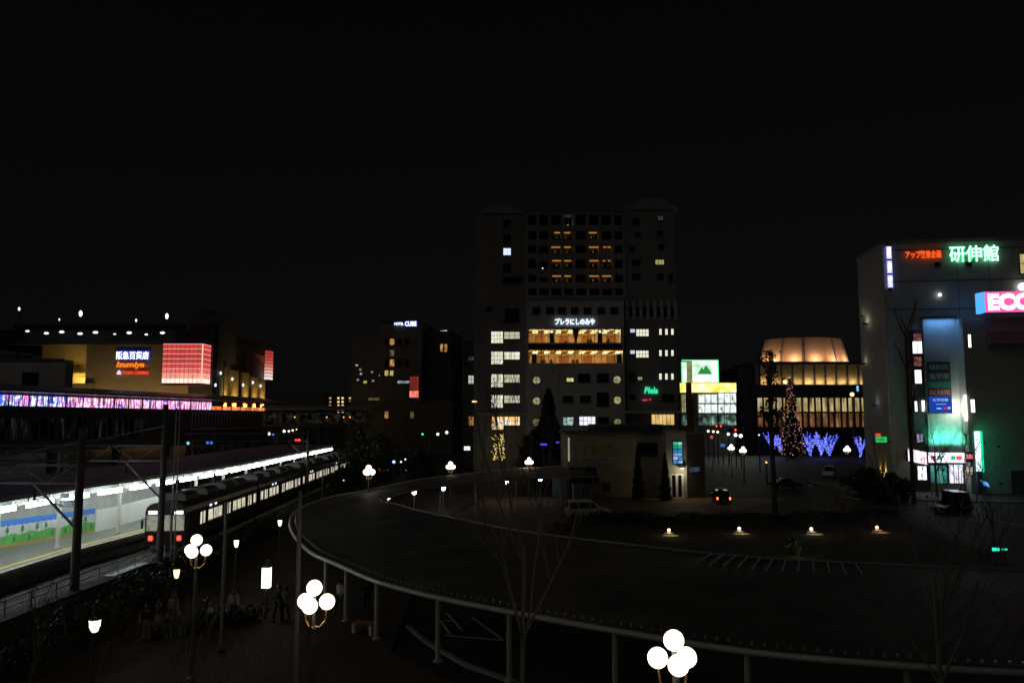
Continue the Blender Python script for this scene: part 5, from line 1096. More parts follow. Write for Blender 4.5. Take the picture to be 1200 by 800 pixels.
# poles without lamps
for (px, pyb, pyt, Y, r, lab) in ((352, None, 575, 24.5, .085, 'tall bare grey pole in front of the left end of the canopy'), (265, None, 588, 35, .09, 'bare grey pole between the lantern and the people'), (378.5, None, 548, 92, .11, 'short pole in front of the far train carriages'), (557.5, None, 471, 140, .12, 'orange street lamp pole left of the tall building')):
    zt = A(px, pyt, Y).z; p = A(px, pyt, Y); t = thing('utility_pole', lab, 'pole', (p.x, Y, 0)); m = MB(); m.tube([(0, 0, 0), (0, 0, zt)], [r, r * .75], 10); m.build('shaft', STEEL if Y < 100 else mat('rust_pole', (.35, .18, .1), .6), t)
    m = MB(); m.lathe([(r * 1.8, 0), (r * 1.8, .25), (r, .3)], 10); m.build('base', STEELD, t)
    if Y > 100: m = MB(); m.ball((-.2, -.3, zt + .1), .38, 8, (1.3, 1, .4)); m.build('lamp_head', emit('sodium', (1, .5, .2), 2.5), t)
def dot_lamp(px, py, Y, r, col, s, lab, name='distant_lamp', cat='street lamp'):
    p = A(px, py, Y); t = thing(name, lab, cat, (p.x, p.y, 0)); m = MB(); m.tube([(0, 0, 0), (0, 0, p.z - r * .7)], .07 + Y * .0004, 6); m.build('pole', STEELD, t); m = MB(); m.ball((0, 0, p.z), r, 10); m.build('lamp_head', emit('dot_%02d%02d%02d_%d' % (col[0] * 99, col[1] * 99, col[2] * 99, s * 10), col, s), t)
for (px, py, Y, r, col, s, lab) in ((315.5, 508, 170, .32, (.95, 1, .95), 2, 'white lamp beside a blue one beyond the platform roof'), (320, 508.5, 171, .26, (.1, .2, 1), 1.6, 'small blue lamp beyond the platform roof'), (333, 505, 180, .33, (1, .95, .8), 2, 'first of four cream lamps beyond the platform roof'), (338.5, 505, 186, .26, (1, .9, .7), 1.8, 'second of four cream lamps beyond the platform roof'), (343, 504, 192, .26, (1, .95, .8), 1.8, 'third of four cream lamps beyond the platform roof'), (347.5, 503, 198, .2, (1, .7, .3), 1.6, 'last amber one of four lamps beyond the platform roof'),
                        (513, 508.5, 200, .36, (.9, 1, .95), 2, 'white street lamp between hotel and tall building, left'), (523.5, 506.5, 210, .4, (.9, 1, .95), 2, 'white street lamp between hotel and tall building, right'), (461.5, 541, 105, .2, (.35, .5, 1), 2.4, 'blue-white lamp among the dark street at left'), (470, 541, 108, .13, (.9, 1, 1), 1.6, 'small white lamp right of the blue-white street lamp'), (475, 538, 110, .13, (.9, 1, 1), 1.4, 'tiny white lamp on the dark street'),
                        (402.5, 563, 92, .12, (.8, .95, 1), 2, 'tiny white lamp in the dark trees by the train'), (830, 505, 190, .32, (1, .9, .6), 1.8, 'first cream lamp of a row before the glowing shop'), (836, 505.5, 185, .3, (1, .9, .6), 1.8, 'second cream lamp of a row before the glowing shop'), (841, 506, 180, .3, (1, .9, .55), 1.8, 'third cream lamp of a row before the glowing shop'), (853.5, 508.5, 172, .32, (1, .92, .75), 1.8, 'cream lamp just left of the red signal'), (862, 509.5, 168, .38, (1, .95, .85), 2, 'white lamp under the red signal'), (868, 510.5, 165, .4, (1, .95, .85), 2, 'white lamp right of the red signal'),
                        (920, 447.5, 190, .5, (1, .5, .25), 2.2, 'tall orange street lamp above the christmas tree'), (998.5, 462, 200, .55, (1, .6, .3), 2, 'tall orange street lamp before the concert hall columns'), (889.5, 509.5, 150, .16, (.9, 1, .9), 1.5, 'tiny white lamp left of the dark tree'), (898, 541.5, 120, .17, (1, .55, .2), 1.6, 'tiny orange lamp in the dark right of the beige building'), (904, 530, 130, .15, (.8, 1, .9), 1.2, 'tiny pale lamp at the foot of the christmas tree')):
    dot_lamp(px, py, Y, r, col, s, lab)
def signal(px, py, Y, cols, lab, name='traffic_light', arm=2.0):
    p = A(px, py, Y); t = thing(name, lab, 'traffic light', (p.x + arm, p.y, 0)); m = MB(); m.tube([(0, 0, 0), (0, 0, p.z + .5)], .1, 8); m.tube([(0, 0, p.z + .2), (-arm, 0, p.z + .2)], .06, 6); m.build('pole', STEEL, t)
    m = MB(); n = len(cols); m.box(-arm - .25 * n - .05, -.12, p.z - .3, -arm + .25 * n + .05, .12, p.z + .3); m.build('housing', BLACK, t)
    for k, c in enumerate(cols):
        m = MB(); m.ball((-arm - .25 * (n - 1) + .5 * k, -.16, p.z), .21, 10, (1, .4, 1)); m.build('lens', c, t)
RED = emit('signal_red', (1, .06, .03), 3); REDD = mat('lens_dark', (.05, .02, .02), .3); GRN_ = emit('signal_green', (.05, 1, .5), 2)
signal(858.5, 503.5, 150, [REDD, REDD, RED], 'traffic light showing red on the far road right of the tall building'); signal(842, 499, 185, [RED, REDD, RED], 'red sign-like traffic light in front of the glowing shop', arm=1)
signal(498, 508.5, 170, [GRN_, REDD, REDD], 'traffic light showing green on the dark street at left', arm=1); signal(349, 515.5, 130, [RED, RED], 'railway signal with two red lamps above the platform end', 'railway_signal', .8); signal(221, 519, 105, [emit('signal_teal', (.2, .8, .75), 1)], 'teal signal lamp above the dark platform roof', 'railway_signal', .5); signal(246, 518.5, 105, [emit('signal_blue', (.05, .18, .8), 1.1), MATS['signal_blue']], 'blue signal lamp above the dark platform roof', 'railway_signal', .5)
# lit board at street level, blue lights, blue road sign
for (px, py, Y, w, h, col, s, lab) in ((547.5, 525, 150, 1.2, .75, (.85, .95, .85), 1.1, 'small white lit board at the foot of the narrow block'), (847, 521.5, 140, .75, .55, (.05, .2, .55), .7, 'blue road sign between the far globe lamps'), (637, 520.5, 120, 1.0, .25, (.08, .08, 1), 1.2, 'blue light bar in the dark tree before the tall building'), (653.5, 518, 122, .5, .2, (.08, .1, 1), .9, 'smaller blue light bar right of another in the dark tree'), (834, 512, 150, .5, .55, (.7, .08, .06), .9, 'small red sign on the far road'), (1178, 643.5, 55, .32, .1, (.02, .8, .45), 1.2, 'right one of two green ground lamps'), (1167.5, 643.5, 55, .42, .2, (.02, .9, .5), 1.6, 'left larger one of two green ground lamps')):
    p = A(px, py, Y); t = thing('lit_board', lab, 'lit sign', (p.x, p.y, 0)); m = MB(); m.tube([(0, .08, 0), (0, .08, p.z - h / 2)], .06, 6); m.build('post', STEELD, t); m = MB(); m.box(-w / 2, 0, p.z - h / 2, w / 2, .12, p.z + h / 2); m.build('panel', emit('board_%d' % int(px), col, s), t)

# ------------------------------------------------------------------ trees
def grow(tr, tw, p, d, L, r, lev, rg, maxlev, spread=.5, upw=.25, kids=(3, 4), thin=.62):
    n = 4; pts = [p]; rs = [r]; q = p.copy(); dd = d.copy()
    for i in range(n):
        w_ = .006 if lev == 0 else .1; dd = (dd + Vector((rg.gauss(0, w_), rg.gauss(0, w_), rg.gauss(0, .05) + upw * .12))).normalized(); q = q + dd * L / n; pts.append(q.copy()); rs.append(r * (1 - .5 * (i + 1) / n))
    (tr if lev <= 1 else tw).tube(pts, rs, 7 if lev == 0 else (5 if lev == 1 else 3), False)
    if lev >= maxlev: return [q]
    tips = []
    for k in range(rg.randint(*kids) + (3 if lev == 0 else 0)):
        f = rg.uniform(.45 if lev == 0 else .25, 1); j = min(n - 1, int(f * n)); b0 = pts[j].lerp(pts[j + 1], f * n - j)
        a = rg.uniform(0, 6.283); side = dd.orthogonal().normalized(); side = side * math.cos(a) + dd.cross(side) * math.sin(a)
        nd = (dd * (1 - spread) + side * spread + Vector((0, 0, upw))).normalized()
        tips += grow(tr, tw, b0, nd, L * thin * rg.uniform(.75, 1.1), max(.006, rs[j] * .55), lev + 1, rg, maxlev, spread, upw, kids, thin)
    return tips
def bare_tree(x, y, H, r, lab, seed, maxlev=4, leaves=0, spread=.42, bark=BARK, trunkfrac=.55, lean=(0, 0), leafm=None, ls=.05, thin=.62):
    rg = random.Random(seed); t = thing('bare_tree', lab, 'tree', (x, y, 0)); a, b_ = MB(), MB()
    tips = grow(a, b_, Vector((0, 0, 0)), Vector((lean[0], lean[1], 1)).normalized(), H * trunkfrac, r, 0, rg, maxlev, spread, .35, (3, 4), thin)
    a.build('trunk', bark, t, True); b_.build('crown', bark, t)
    if leaves:
        m = MB()
        for k in range(leaves): m.leaf(rg.choice(tips) + Vector((rg.gauss(0, .3), rg.gauss(0, .3), rg.gauss(0, .25))), ls * rg.uniform(.6, 1.3), rg)
        m.build('leaves', leafm or LEAFD, t)
    return t
p = A(611, 800, 20.5); bare_tree(p.x, 20.5, 9.4, .085, 'bare young tree rising in front of the curved canopy, left of centre', 3, 4, 30, .38, BARKP, .72)
p = A(1103, 800, 22); bare_tree(p.x, 22, 9.2, .095, 'bare young tree at the right in front of the canopy roof', 11, 4, 60, .42, BARKP, .62)
p = G(1071, 590); bare_tree(p.x, p.y, 22, .27, 'very tall straight bare tree before the grey corner building', 21, 3, 0, .3, BARK, .93, thin=.22)
p = G(908, 600); bare_tree(p.x, p.y, 17, .32, 'tall dark tree with sparse leaves before the concert hall', 5, 4, 700, .4, BARK, .93, leafm=LEAFC, ls=.2, thin=.26)
p = G(1098, 582); bare_tree(p.x, p.y, 12, .14, 'bare street tree spreading thin branches before the lit store', 31, 4, 0, .5, BARK, .5)
for px, py, seed, H, lab in ((992, 690, 41, 5.5, 'low bare shrub tree behind the canopy, left of the right tree'), (1165, 700, 43, 6.2, 'bare tree near the right border behind the canopy')):
    p = G(px, 640); bare_tree(p.x, p.y, H, .07, lab, seed, 4, 25, .5, BARK, .45)
for (px, Y, H, lean, lab, seed) in ((219, 23, 4.6, (-.06, 0), 'pale thin sapling stem between the people at left', 51), (205, 21.5, 2.6, (-.25, 0), 'leaning thin sapling left of the pale stem', 52), (247, 22, 3.2, (.05, 0), 'faint thin sapling right of the lamp post at left', 53), (70, 23, 4.2, (.25, .1), 'bare leaning sapling in the bottom left corner', 54), (20, 26, 4.4, (.2, 0), 'bare sapling at the left border', 55), (285, 24, 2.8, (.1, 0), 'low reddish bare shrub on the plaza', 56)):
    p = A(px, 800, Y); bare_tree(p.x, Y, H, .035, lab, seed, 3, 12 if seed != 56 else 40, .4, BARKP, .75, lean)
def leafy(x, y, H, W_, lab, seed, n=2600, name='evergreen_tree', m=LEAF, shape='round', z0=.18, leaf=.22, cat='tree'):
    rg = random.Random(seed); t = thing(name, lab, cat, (x, y, 0)); tr, cr = MB(), MB()
    tr.tube([(0, 0, 0), (rg.gauss(0, .05), 0, H * .4), (0, 0, H * .85)], [H * .03, H * .02, .02], 7)
    cl = []
    for k in range(26):
        u = rg.uniform(0, 1) ** .8; z = H * (z0 + (1 - z0) * u)
        rad = W_ * (math.sin(math.pi * min(.97, u * .8 + .18)) if shape == 'round' else (1 - u) ** .85 + .05)
        a = rg.uniform(0, 6.283); c = Vector((math.cos(a) * rad * rg.uniform(.3, .9), math.sin(a) * rad * rg.uniform(.3, .9), z)); cl.append((c, rad * .42 + .15)); tr.tube([(0, 0, max(.2, z - rad * .5)), c], [H * .008 + .01, .012], 4, False)
    if shape == 'cone':
        ph = rg.uniform(0, 6.28)
        for k in range(n):
            u = rg.random() ** 1.25; z = H * (z0 + (1 - z0) * u); a = rg.uniform(0, 6.283)
            rad = W_ * ((1 - u) ** .8 * .95 + .03) * (.86 + .14 * math.sin(z * 5.1 / max(W_, .8) + 2 * a + ph)) * rg.uniform(.35, 1) ** .5
            cr.leaf((math.cos(a) * rad, math.sin(a) * rad, z + rg.gauss(0, .05) * W_), leaf * rg.uniform(.6, 1.4), rg)
    for k in range(n if shape != 'cone' else 0):
        c, r = rg.choice(cl); cr.leaf(c + Vector((rg.gauss(0, .5), rg.gauss(0, .5), rg.gauss(0, .45))) * r, leaf * rg.uniform(.6, 1.4), rg)
    tr.build('trunk', BARK, t); cr.build('crown', m, t); return t
p = A(748, 578, 100.5); leafy(p.x, 100.5, 6.6, .95, 'dark tapering cypress left of another before the beige building', 61, 2600, 'cypress', LEAFC, 'cone', .03, .13)
p = A(780, 578, 99.5); leafy(p.x, 99.5, 5.8, .85, 'dark tapering cypress left of the lit doorway', 62, 2600, 'cypress', LEAFC, 'cone', .03, .13)
p = A(643, 552, 128); leafy(p.x, 128, 14.5, 3.6, 'tall dark conifer in front of the tall building', 63, 5000, 'conifer', LEAFC, 'cone', .06, .4)
p = A(625, 552, 126); leafy(p.x, 126, 8, 3.0, 'dark bushy tree left of the tall conifer', 64, 3000, 'evergreen_tree', LEAFC, 'round', .1, .35)
p = A(663, 552, 126); leafy(p.x, 126, 6.5, 2.6, 'dark bushy tree right of the tall conifer', 65, 2600, 'evergreen_tree', LEAFC, 'round', .1, .35)
for px, Y, H, w, sd, lab in ((423, 108, 8.4, 3.6, 71, 'dark evergreen hiding the far end of the train'), (447, 122, 7.5, 3.4, 72, 'dark evergreen beyond the lamp at the canopy bend'), (405, 92, 4.2, 2.4, 73, 'low dark evergreen beside the last carriage'), (492, 118, 5.2, 2.4, 74, 'dark bush on the street behind the far canopy'), (1045, 98, 3.2, 2.2, 75, 'dark shrub at the foot of the grey building'), (1018, 104, 3.4, 2.6, 76, 'dark shrub left of the green sign legs')):
    p = A(px, 560, Y); leafy(p.x, Y, H, w, lab, sd, 2400, 'evergreen_tree', LEAF, 'round', .05, .26)
def hedge(pts, w, h, lab, seed, n):
    rg = random.Random(seed); t = thing('hedge', lab, 'hedge', (pts[0].x, pts[0].y, 0)); o = t.location; m = MB(); st = MB()
    for k in range(n):
        s = rg.uniform(0, len(pts) - 1.001); j = int(s); p = pts[j].lerp(pts[j + 1], s - j) - o; a = rg.uniform(0, 6.283); zz = h * (.1 + .9 * rg.random() ** .6) * (.82 + .18 * math.sin(s * 9 + seed))
        m.leaf((p.x + rg.uniform(-1, 1) * w / 2, p.y + rg.uniform(-1, 1) * w / 2, zz), rg.uniform(.07, .16), rg)
    for j in range(len(pts) - 1):
        for k in range(6): p = pts[j].lerp(pts[j + 1], k / 6) - o; st.tube([p, p + Vector((rg.gauss(0, .2), rg.gauss(0, .2), h * .8))], .03, 4, False)
    m.build('foliage', LEAF, t); tag(st.build('stems', BARK, t), kind='stuff')
hedge([T(-17.4, y) for y in (22, 30, 40, 50, 60, 75)], 1.9, 1.9, 'dark clipped hedge along the low wall beside the tracks', 81, 9000)
hedge([G(x, y) for x, y in ((690, 612), (760, 614), (850, 614), (960, 612), (1050, 606))], 2.2, 1.1, 'low dark hedge on the garden terrace inside the ring', 82, 6000)
hedge([G(x, y) for x, y in ((985, 566), (1010, 572), (1040, 580), (1060, 588))], 1.6, 1.2, 'dark hedge along the road before the grey building', 83, 4000)
hedge([T(-13.5, y) for y in (37, 38.5)] + [T(-10.5, 40)], 1.4, .9, 'round dark planting bed behind the people', 84, 2500)
p = G(936, 650, .3); t = leafy(p.x, p.y + 1, 1.2, .7, 'small green plant lit by a garden light behind the canopy edge', 85, 500, 'garden_plant', GRASSG, 'round', .05, .1, 'plant'); point('plant_light', t, (0, -.9, .9), 4, (.9, 1, .4), .1)
# christmas tree
def lights_tree(x, y, H, W_, lab, seed, n, cols, s, br, name='christmas_tree'):
    rg = random.Random(seed); t = leafy(x, y, H, W_, lab, seed, 4200, name, LEAFC, 'cone', .04, .4); m = MB()
    for k in range(n):
        u = rg.random() ** 1.15; z = H * (.05 + .93 * u); a = rg.uniform(0, 6.283); rr = W_ * ((1 - u) ** .85 + .06) * rg.uniform(.75, 1.1); m.ball((rr * math.cos(a), rr * math.sin(a), z), br * rg.uniform(.7, 1.4), 4 + 2)
    tag(m.build('fairy_lights', bulbs('bulb_' + name, cols, s), t), kind='stuff'); return t
p = A(928, 522, 205); t = lights_tree(p.x, 205, p.z * 0 + A(928, 444, 205).z, 3.2, 'tall christmas tree covered with coloured fairy lights', 91, 620, [(1, .35, .12), (1, .2, .1), (.9, .6, .25), (.2, .25, 1), (1, .3, .6), (.3, .1, .03), (.1, .3, .1), (.25, .2, .05), (1, .75, .4)], .5, .11)
m = MB(); zt = A(928, 444, 205).z; m.prism([((.4 if k % 2 == 0 else .16) * math.sin(k * math.pi / 5), zt + .3 + (.4 if k % 2 == 0 else .16) * math.cos(k * math.pi / 5)) for k in range(10)], -.1, .1); m.build('star', emit('star_amber', (.8, .45, .15), 1), t)
p = A(584, 540, 150); rg = random.Random(95); t = thing('lit_tree', 'small tree wrapped in golden fairy lights at the foot of the tall building', 'tree', (p.x, 150, 0)); a, b_ = MB(), MB(); tips = grow(a, b_, Vector((0, 0, 0)), Vector((0, 0, 1)), 3.6, .16, 0, rg, 3, .45, .35); a.build('trunk', BARK, t); b_.build('crown', BARK, t); m = MB()
for k in range(190):
    z = rg.uniform(2.4, 7.2); m.ball((rg.choice((-.55, .45, .7)) + rg.gauss(0, .28), rg.gauss(0, .4), z), rg.uniform(.06, .12), 6)
tag(m.build('fairy_lights', bulbs('bulb_gold', [(1, .75, .2), (1, .85, .4), (.8, .5, .1)], 1.2), t), kind='stuff')
point('gold_glow', t, (0, -1.2, 3), 30, (1, .75, .3), .5)
def blue_tree(px, Y, H, lab, seed, sp=1.0):
    rg = random.Random(seed); p = A(px, 522, Y); t = thing('lit_tree', lab, 'tree', (p.x, Y, 0), 0, 'trees wrapped in blue lights'); tr, li = MB(), MB()
    tr.tube([(0, 0, 0), (0, 0, H * .25)], [.2, .15], 6)
    for k in range(13):
        a = rg.uniform(0, 6.283); e = rg.uniform(.1, .62) * sp; L = H * rg.uniform(.55, .95); pts = [Vector((0, 0, H * .12))]; d = Vector((math.cos(a) * e * .6, math.sin(a) * e * .6, 1)).normalized()
        for i in range(6): d = (d + Vector((math.cos(a) * .06 * sp + rg.gauss(0, .05), math.sin(a) * .06 * sp + rg.gauss(0, .05), rg.gauss(0, .03)))).normalized(); pts.append(pts[-1] + d * L / 6)
        tr.tube(pts, [.09, .08, .07, .06, .05, .04, .02], 4, False)
        for i in range(6):
            for q in range(7): c = pts[i].lerp(pts[i + 1], q / 7) + Vector((rg.gauss(0, .09), rg.gauss(0, .09), rg.gauss(0, .09))); li.ball(c, rg.uniform(.06, .13), 6)
    tr.build('trunk', BARK, t); tag(li.build('fairy_lights', bulbs('bulb_blue', [(.04, .06, 1), (.08, .12, 1), (.3, .35, 1), (.03, .04, .8), (.3, .35, 1)], 1.6), t), kind='stuff')
    point('blue_glow', t, (0, -1.5, H * .4), 60, (.15, .2, 1), .6)
for px, Y, H, lab, sd, sp in ((905, 214, 6.60, 'blue fairy-light tree behind the tall dark trunk', 101, .9), (916, 212, 6.69, 'blue fairy-light tree touching the christmas tree at left', 102, 1), (949, 206, 7.04, 'blue fairy-light tree right of the christmas tree', 103, 1.1), (962, 208, 6.69, 'blue fairy-light tree in the middle of a dense cluster', 104, 1), (972, 205, 6.86, 'blue fairy-light tree at the right of the cluster', 105, 1.2), (1008, 200, 7.04, 'blue fairy-light tree beside the grey corner building', 106, 1.1)): blue_tree(px, Y, H, lab, sd, sp)

# ------------------------------------------------------------------ vehicles
TYRE = mat('tyre', (.02, .02, .02), .8); RIM = mat('rim', (.4, .4, .42), .3, .8); CGL = glass('car_glass', (.015, .018, .02), .06)
def car(label, loc, rot, paint, L=4.4, W_=1.72, H=1.6, style='mpv', tail=None, head=None, cat='car'):
    t = thing('parked_car' if not tail else 'taxi', label, cat, loc, rot)
    hb = .92 if style != 'sedan' else .85; wr = .31; g = .2; a = L / 2
    P = [(-a, .35), (-a + .02, hb), (-a + .05, hb + .02), (a - 1.05 if style != 'van' else a - .35, hb + .05), (a - .12, hb - .12), (a, .55), (a - .03, .3), (-a + .05, .28)]
    roof = {'mpv': [(-a + .08, hb), (-a + .28, H - .05), (-a + .6, H), (a - 2.0, H), (a - 1.0, hb + .04)], 'sedan': [(-a + .55, hb), (-a + 1.25, H), (a - 2.0, H), (a - 1.2, hb + .04)], 'van': [(-a + .04, hb), (-a + .1, H), (a - 1.0, H), (a - .35, hb + .04)]}[style]
    m = MB(); m.prism(P, -W_ / 2, W_ / 2); n = len(roof); w0, w1 = W_ / 2 - .03, W_ / 2 - (.17 if style != 'van' else .07)
    v = []; zmin = hb
    for s in (-1, 1):
        for x, z in roof: u = min(1, (z - hb) / (H - hb)); v.append((x, s * (w0 + (w1 - w0) * u), z))
    m.add(v, [list(range(n)), list(range(2 * n - 1, n - 1, -1))] + [[i, (i + 1) % n, n + (i + 1) % n, n + i] for i in range(n)]); m.build('body', paint, t, False, None, .035)
    # glazing, a little proud of the cabin faces
    def side(s, x0, x1):
        pts = []
        def xb(x, z):   # clamp into the cabin outline
            return x
        z0, z1 = hb + .08, H - .14
        def yy(z): return s * (w0 + (w1 - w0) * (z - hb) / (H - hb) + .012)
        f0, f1 = x0, x1
        return [(f0[0], yy(z0), z0), (f1[0], yy(z0), z0), (f1[1], yy(z1), z1), (f0[1], yy(z1), z1)]
    if style == 'mpv': segs = [((-a + .32, -a + .5), (-a + 1.2, -a + 1.2)), ((-a + 1.28, -a + 1.28), (a - 2.2, a - 2.2)), ((a - 2.12, a - 2.12), (a - 1.28, a - 1.95))]
    elif style == 'sedan': segs = [((-a + .95, -a + 1.35), (0, 0)), ((.08, .08), (a - 1.5, a - 2.05))]
    else: segs = [((a - 1.75, a - 1.75), (a - .6, a - 1.0)), ((-a + .4, -a + .4), (a - 2.0, a - 2.0))]
    for s in (-1, 1):
        for sg_ in segs:
            q = side(s, *sg_); m = MB(); q2 = [(x, y - s * .03, z) for x, y, z in q]; m.add(q + q2, [(0, 1, 2, 3), (7, 6, 5, 4), (0, 4, 5, 1), (1, 5, 6, 2), (2, 6, 7, 3), (3, 7, 4, 0)]); m.build('side_window', CGL, t)
    def slab(p, q, e, name):   # windscreen between two outline points
        (x0, z0), (x1, z1) = p, q; nx, nz = (z1 - z0), -(x1 - x0); l = math.hypot(nx, nz); nx, nz = nx / l * e, nz / l * e
        def wy(z): return (w0 + (w1 - w0) * (z - hb) / (H - hb)) - .08
        A0 = (x0 + (x1 - x0) * .12, z0 + (z1 - z0) * .12); A1 = (x0 + (x1 - x0) * .9, z0 + (z1 - z0) * .9); m = MB()
        f = [(A0[0] + nx, -wy(A0[1]), A0[1] + nz), (A0[0] + nx, wy(A0[1]), A0[1] + nz), (A1[0] + nx, wy(A1[1]), A1[1] + nz), (A1[0] + nx, -wy(A1[1]), A1[1] + nz)]
        b2 = [(x - nx * 2, y, z - nz * 2) for x, y, z in f]; m.add(f + b2, [(0, 1, 2, 3), (7, 6, 5, 4), (0, 4, 5, 1), (1, 5, 6, 2), (2, 6, 7, 3), (3, 7, 4, 0)]); m.build(name, CGL, t)
    slab(roof[-1], roof[-2], .012, 'windscreen'); slab(roof[0], roof[1], -.012, 'rear_window')
    for x in (-a + .82, a - .86):
        for s in (-1, 1):
            y = s * (W_ / 2 - .1); c = [(x + wr * math.cos(k * .349), wr + wr * math.sin(k * .349)) for k in range(18)]; m = MB(); m.prism(c, y - .1, y + .115); wh = m.build('wheel', TYRE, t); m = MB(); yo = y + s * .118
            m.prism([(x + .2 * math.cos(k * .524), wr + .2 * math.sin(k * .524)) for k in range(12)], min(yo, yo + s * .012), max(yo, yo + s * .012)); m.build('rim', RIM, wh)
    for s in (-1, 1):
        m = MB(); m.box(a - .1, s * .6 - .17, .62, a + .015, s * .6 + .17, .76); m.build('headlight', head or mat('headlight_off', (.5, .5, .5), .15), t)
        m = MB(); y0, y1 = sorted((s * (W_ / 2 - .03), s * (W_ / 2 - .22))); m.box(-a - .03, y0, hb - .28 if style != 'van' else .75, -a + .04, y1, hb + .02 if style != 'van' else 1.25); m.build('tail_light', tail or mat('tail_off', (.25, .02, .02), .2), t)
        m = MB(); m.box(a - 1.55, s * (W_ / 2 + .1) - .1, hb + .05, a - 1.4, s * (W_ / 2 + .1) + .08, hb + .22); m.build('mirror', paint, t)
    for s, e in ((-1, -a - .02), (1, a - .0)): m = MB(); m.box(e - .01, -.17, .5, e + .035, .17, .62); m.build('number_plate', WHITEP, t)
    m = MB(); m.box(-a - .06, -W_ / 2 + .06, .3, -a + .1, W_ / 2 - .06, .48); m.box(a - .1, -W_ / 2 + .1, .26, a + .04, W_ / 2 - .1, .42); m.build('bumper', mat('bumper_grey', (.08, .08, .085), .5), t)
    if tail: m = MB(); m.box(-.16, -.3, H, .16, .3, H + .16); m.build('roof_lamp', mat('roof_lamp_off', (.5, .45, .3), .4), t)
    return t
SILVER = mat('silver_paint', (.8, .8, .8), .35, 0, .06, 1); DKP = mat('dark_paint', (.02, .02, .024), .2, .3, .1, 1); WHP = mat('white_car_paint', (.65, .65, .65), .25, 0, .05, 1)
p = G(689, 606); car('silver family van parked in the court, seen from the side', (p.x, p.y, .01), R(3), SILVER, 4.6, 1.7, 1.72, 'mpv')
TL = emit('tail_orange', (1, .2, .06), 2.6)
p = G(850, 591); car('dark taxi seen from behind with glowing orange tail lights', (p.x, p.y + 2, .016), R(84), DKP, 4.6, 1.7, 1.55, 'sedan', TL, cat='taxi')
p = G(972, 559); car('pale van coming down the road with a bright windscreen', (p.x, p.y, .016), R(-118), WHP, 4.3, 1.7, 1.9, 'mpv', None, None)
p = G(921, 572); car('dark car turning on the road left of the pale van', (p.x, p.y, .016), R(10), DKP, 4.4, 1.7, 1.5, 'sedan')
p = G(1131, 600); car('dark box van in front of the lit store', (p.x, p.y + 1.5, .016), R(-100), DKP, 4.4, 1.75, 2.1, 'van')
p = G(1108, 598); car('dark saloon with pale highlights parked left of the box van', (p.x - .5, p.y - 2, .016), R(-150), DKP, 4.4, 1.7, 1.45, 'sedan')
for i, (px, py, Y, hd, lab) in enumerate(((452, 536, 150, False, 'distant car with red tail lights on the dark left street'), (481, 536, 150, True, 'distant car with blue-white headlights on the dark left street'), (500, 536, 152, False, 'distant dark car behind the far canopy on the left street'))):
    p = A(px, py, Y); car(lab, (p.x, Y, 0), R(90 if not hd else -90), DKP, 4.3, 1.7, 1.5, 'sedan', None, emit('head_cold', (.7, .85, 1), 2.2) if hd else None)
# red tail glow of the distant car
for o_ in [o for o in C.objects if o.parent and o.name.startswith('tail_light') and o.parent.get('label', '').startswith('distant car with red')]: o_.data.materials[0] = emit('tail_far', (1, .08, .03), 1.8)

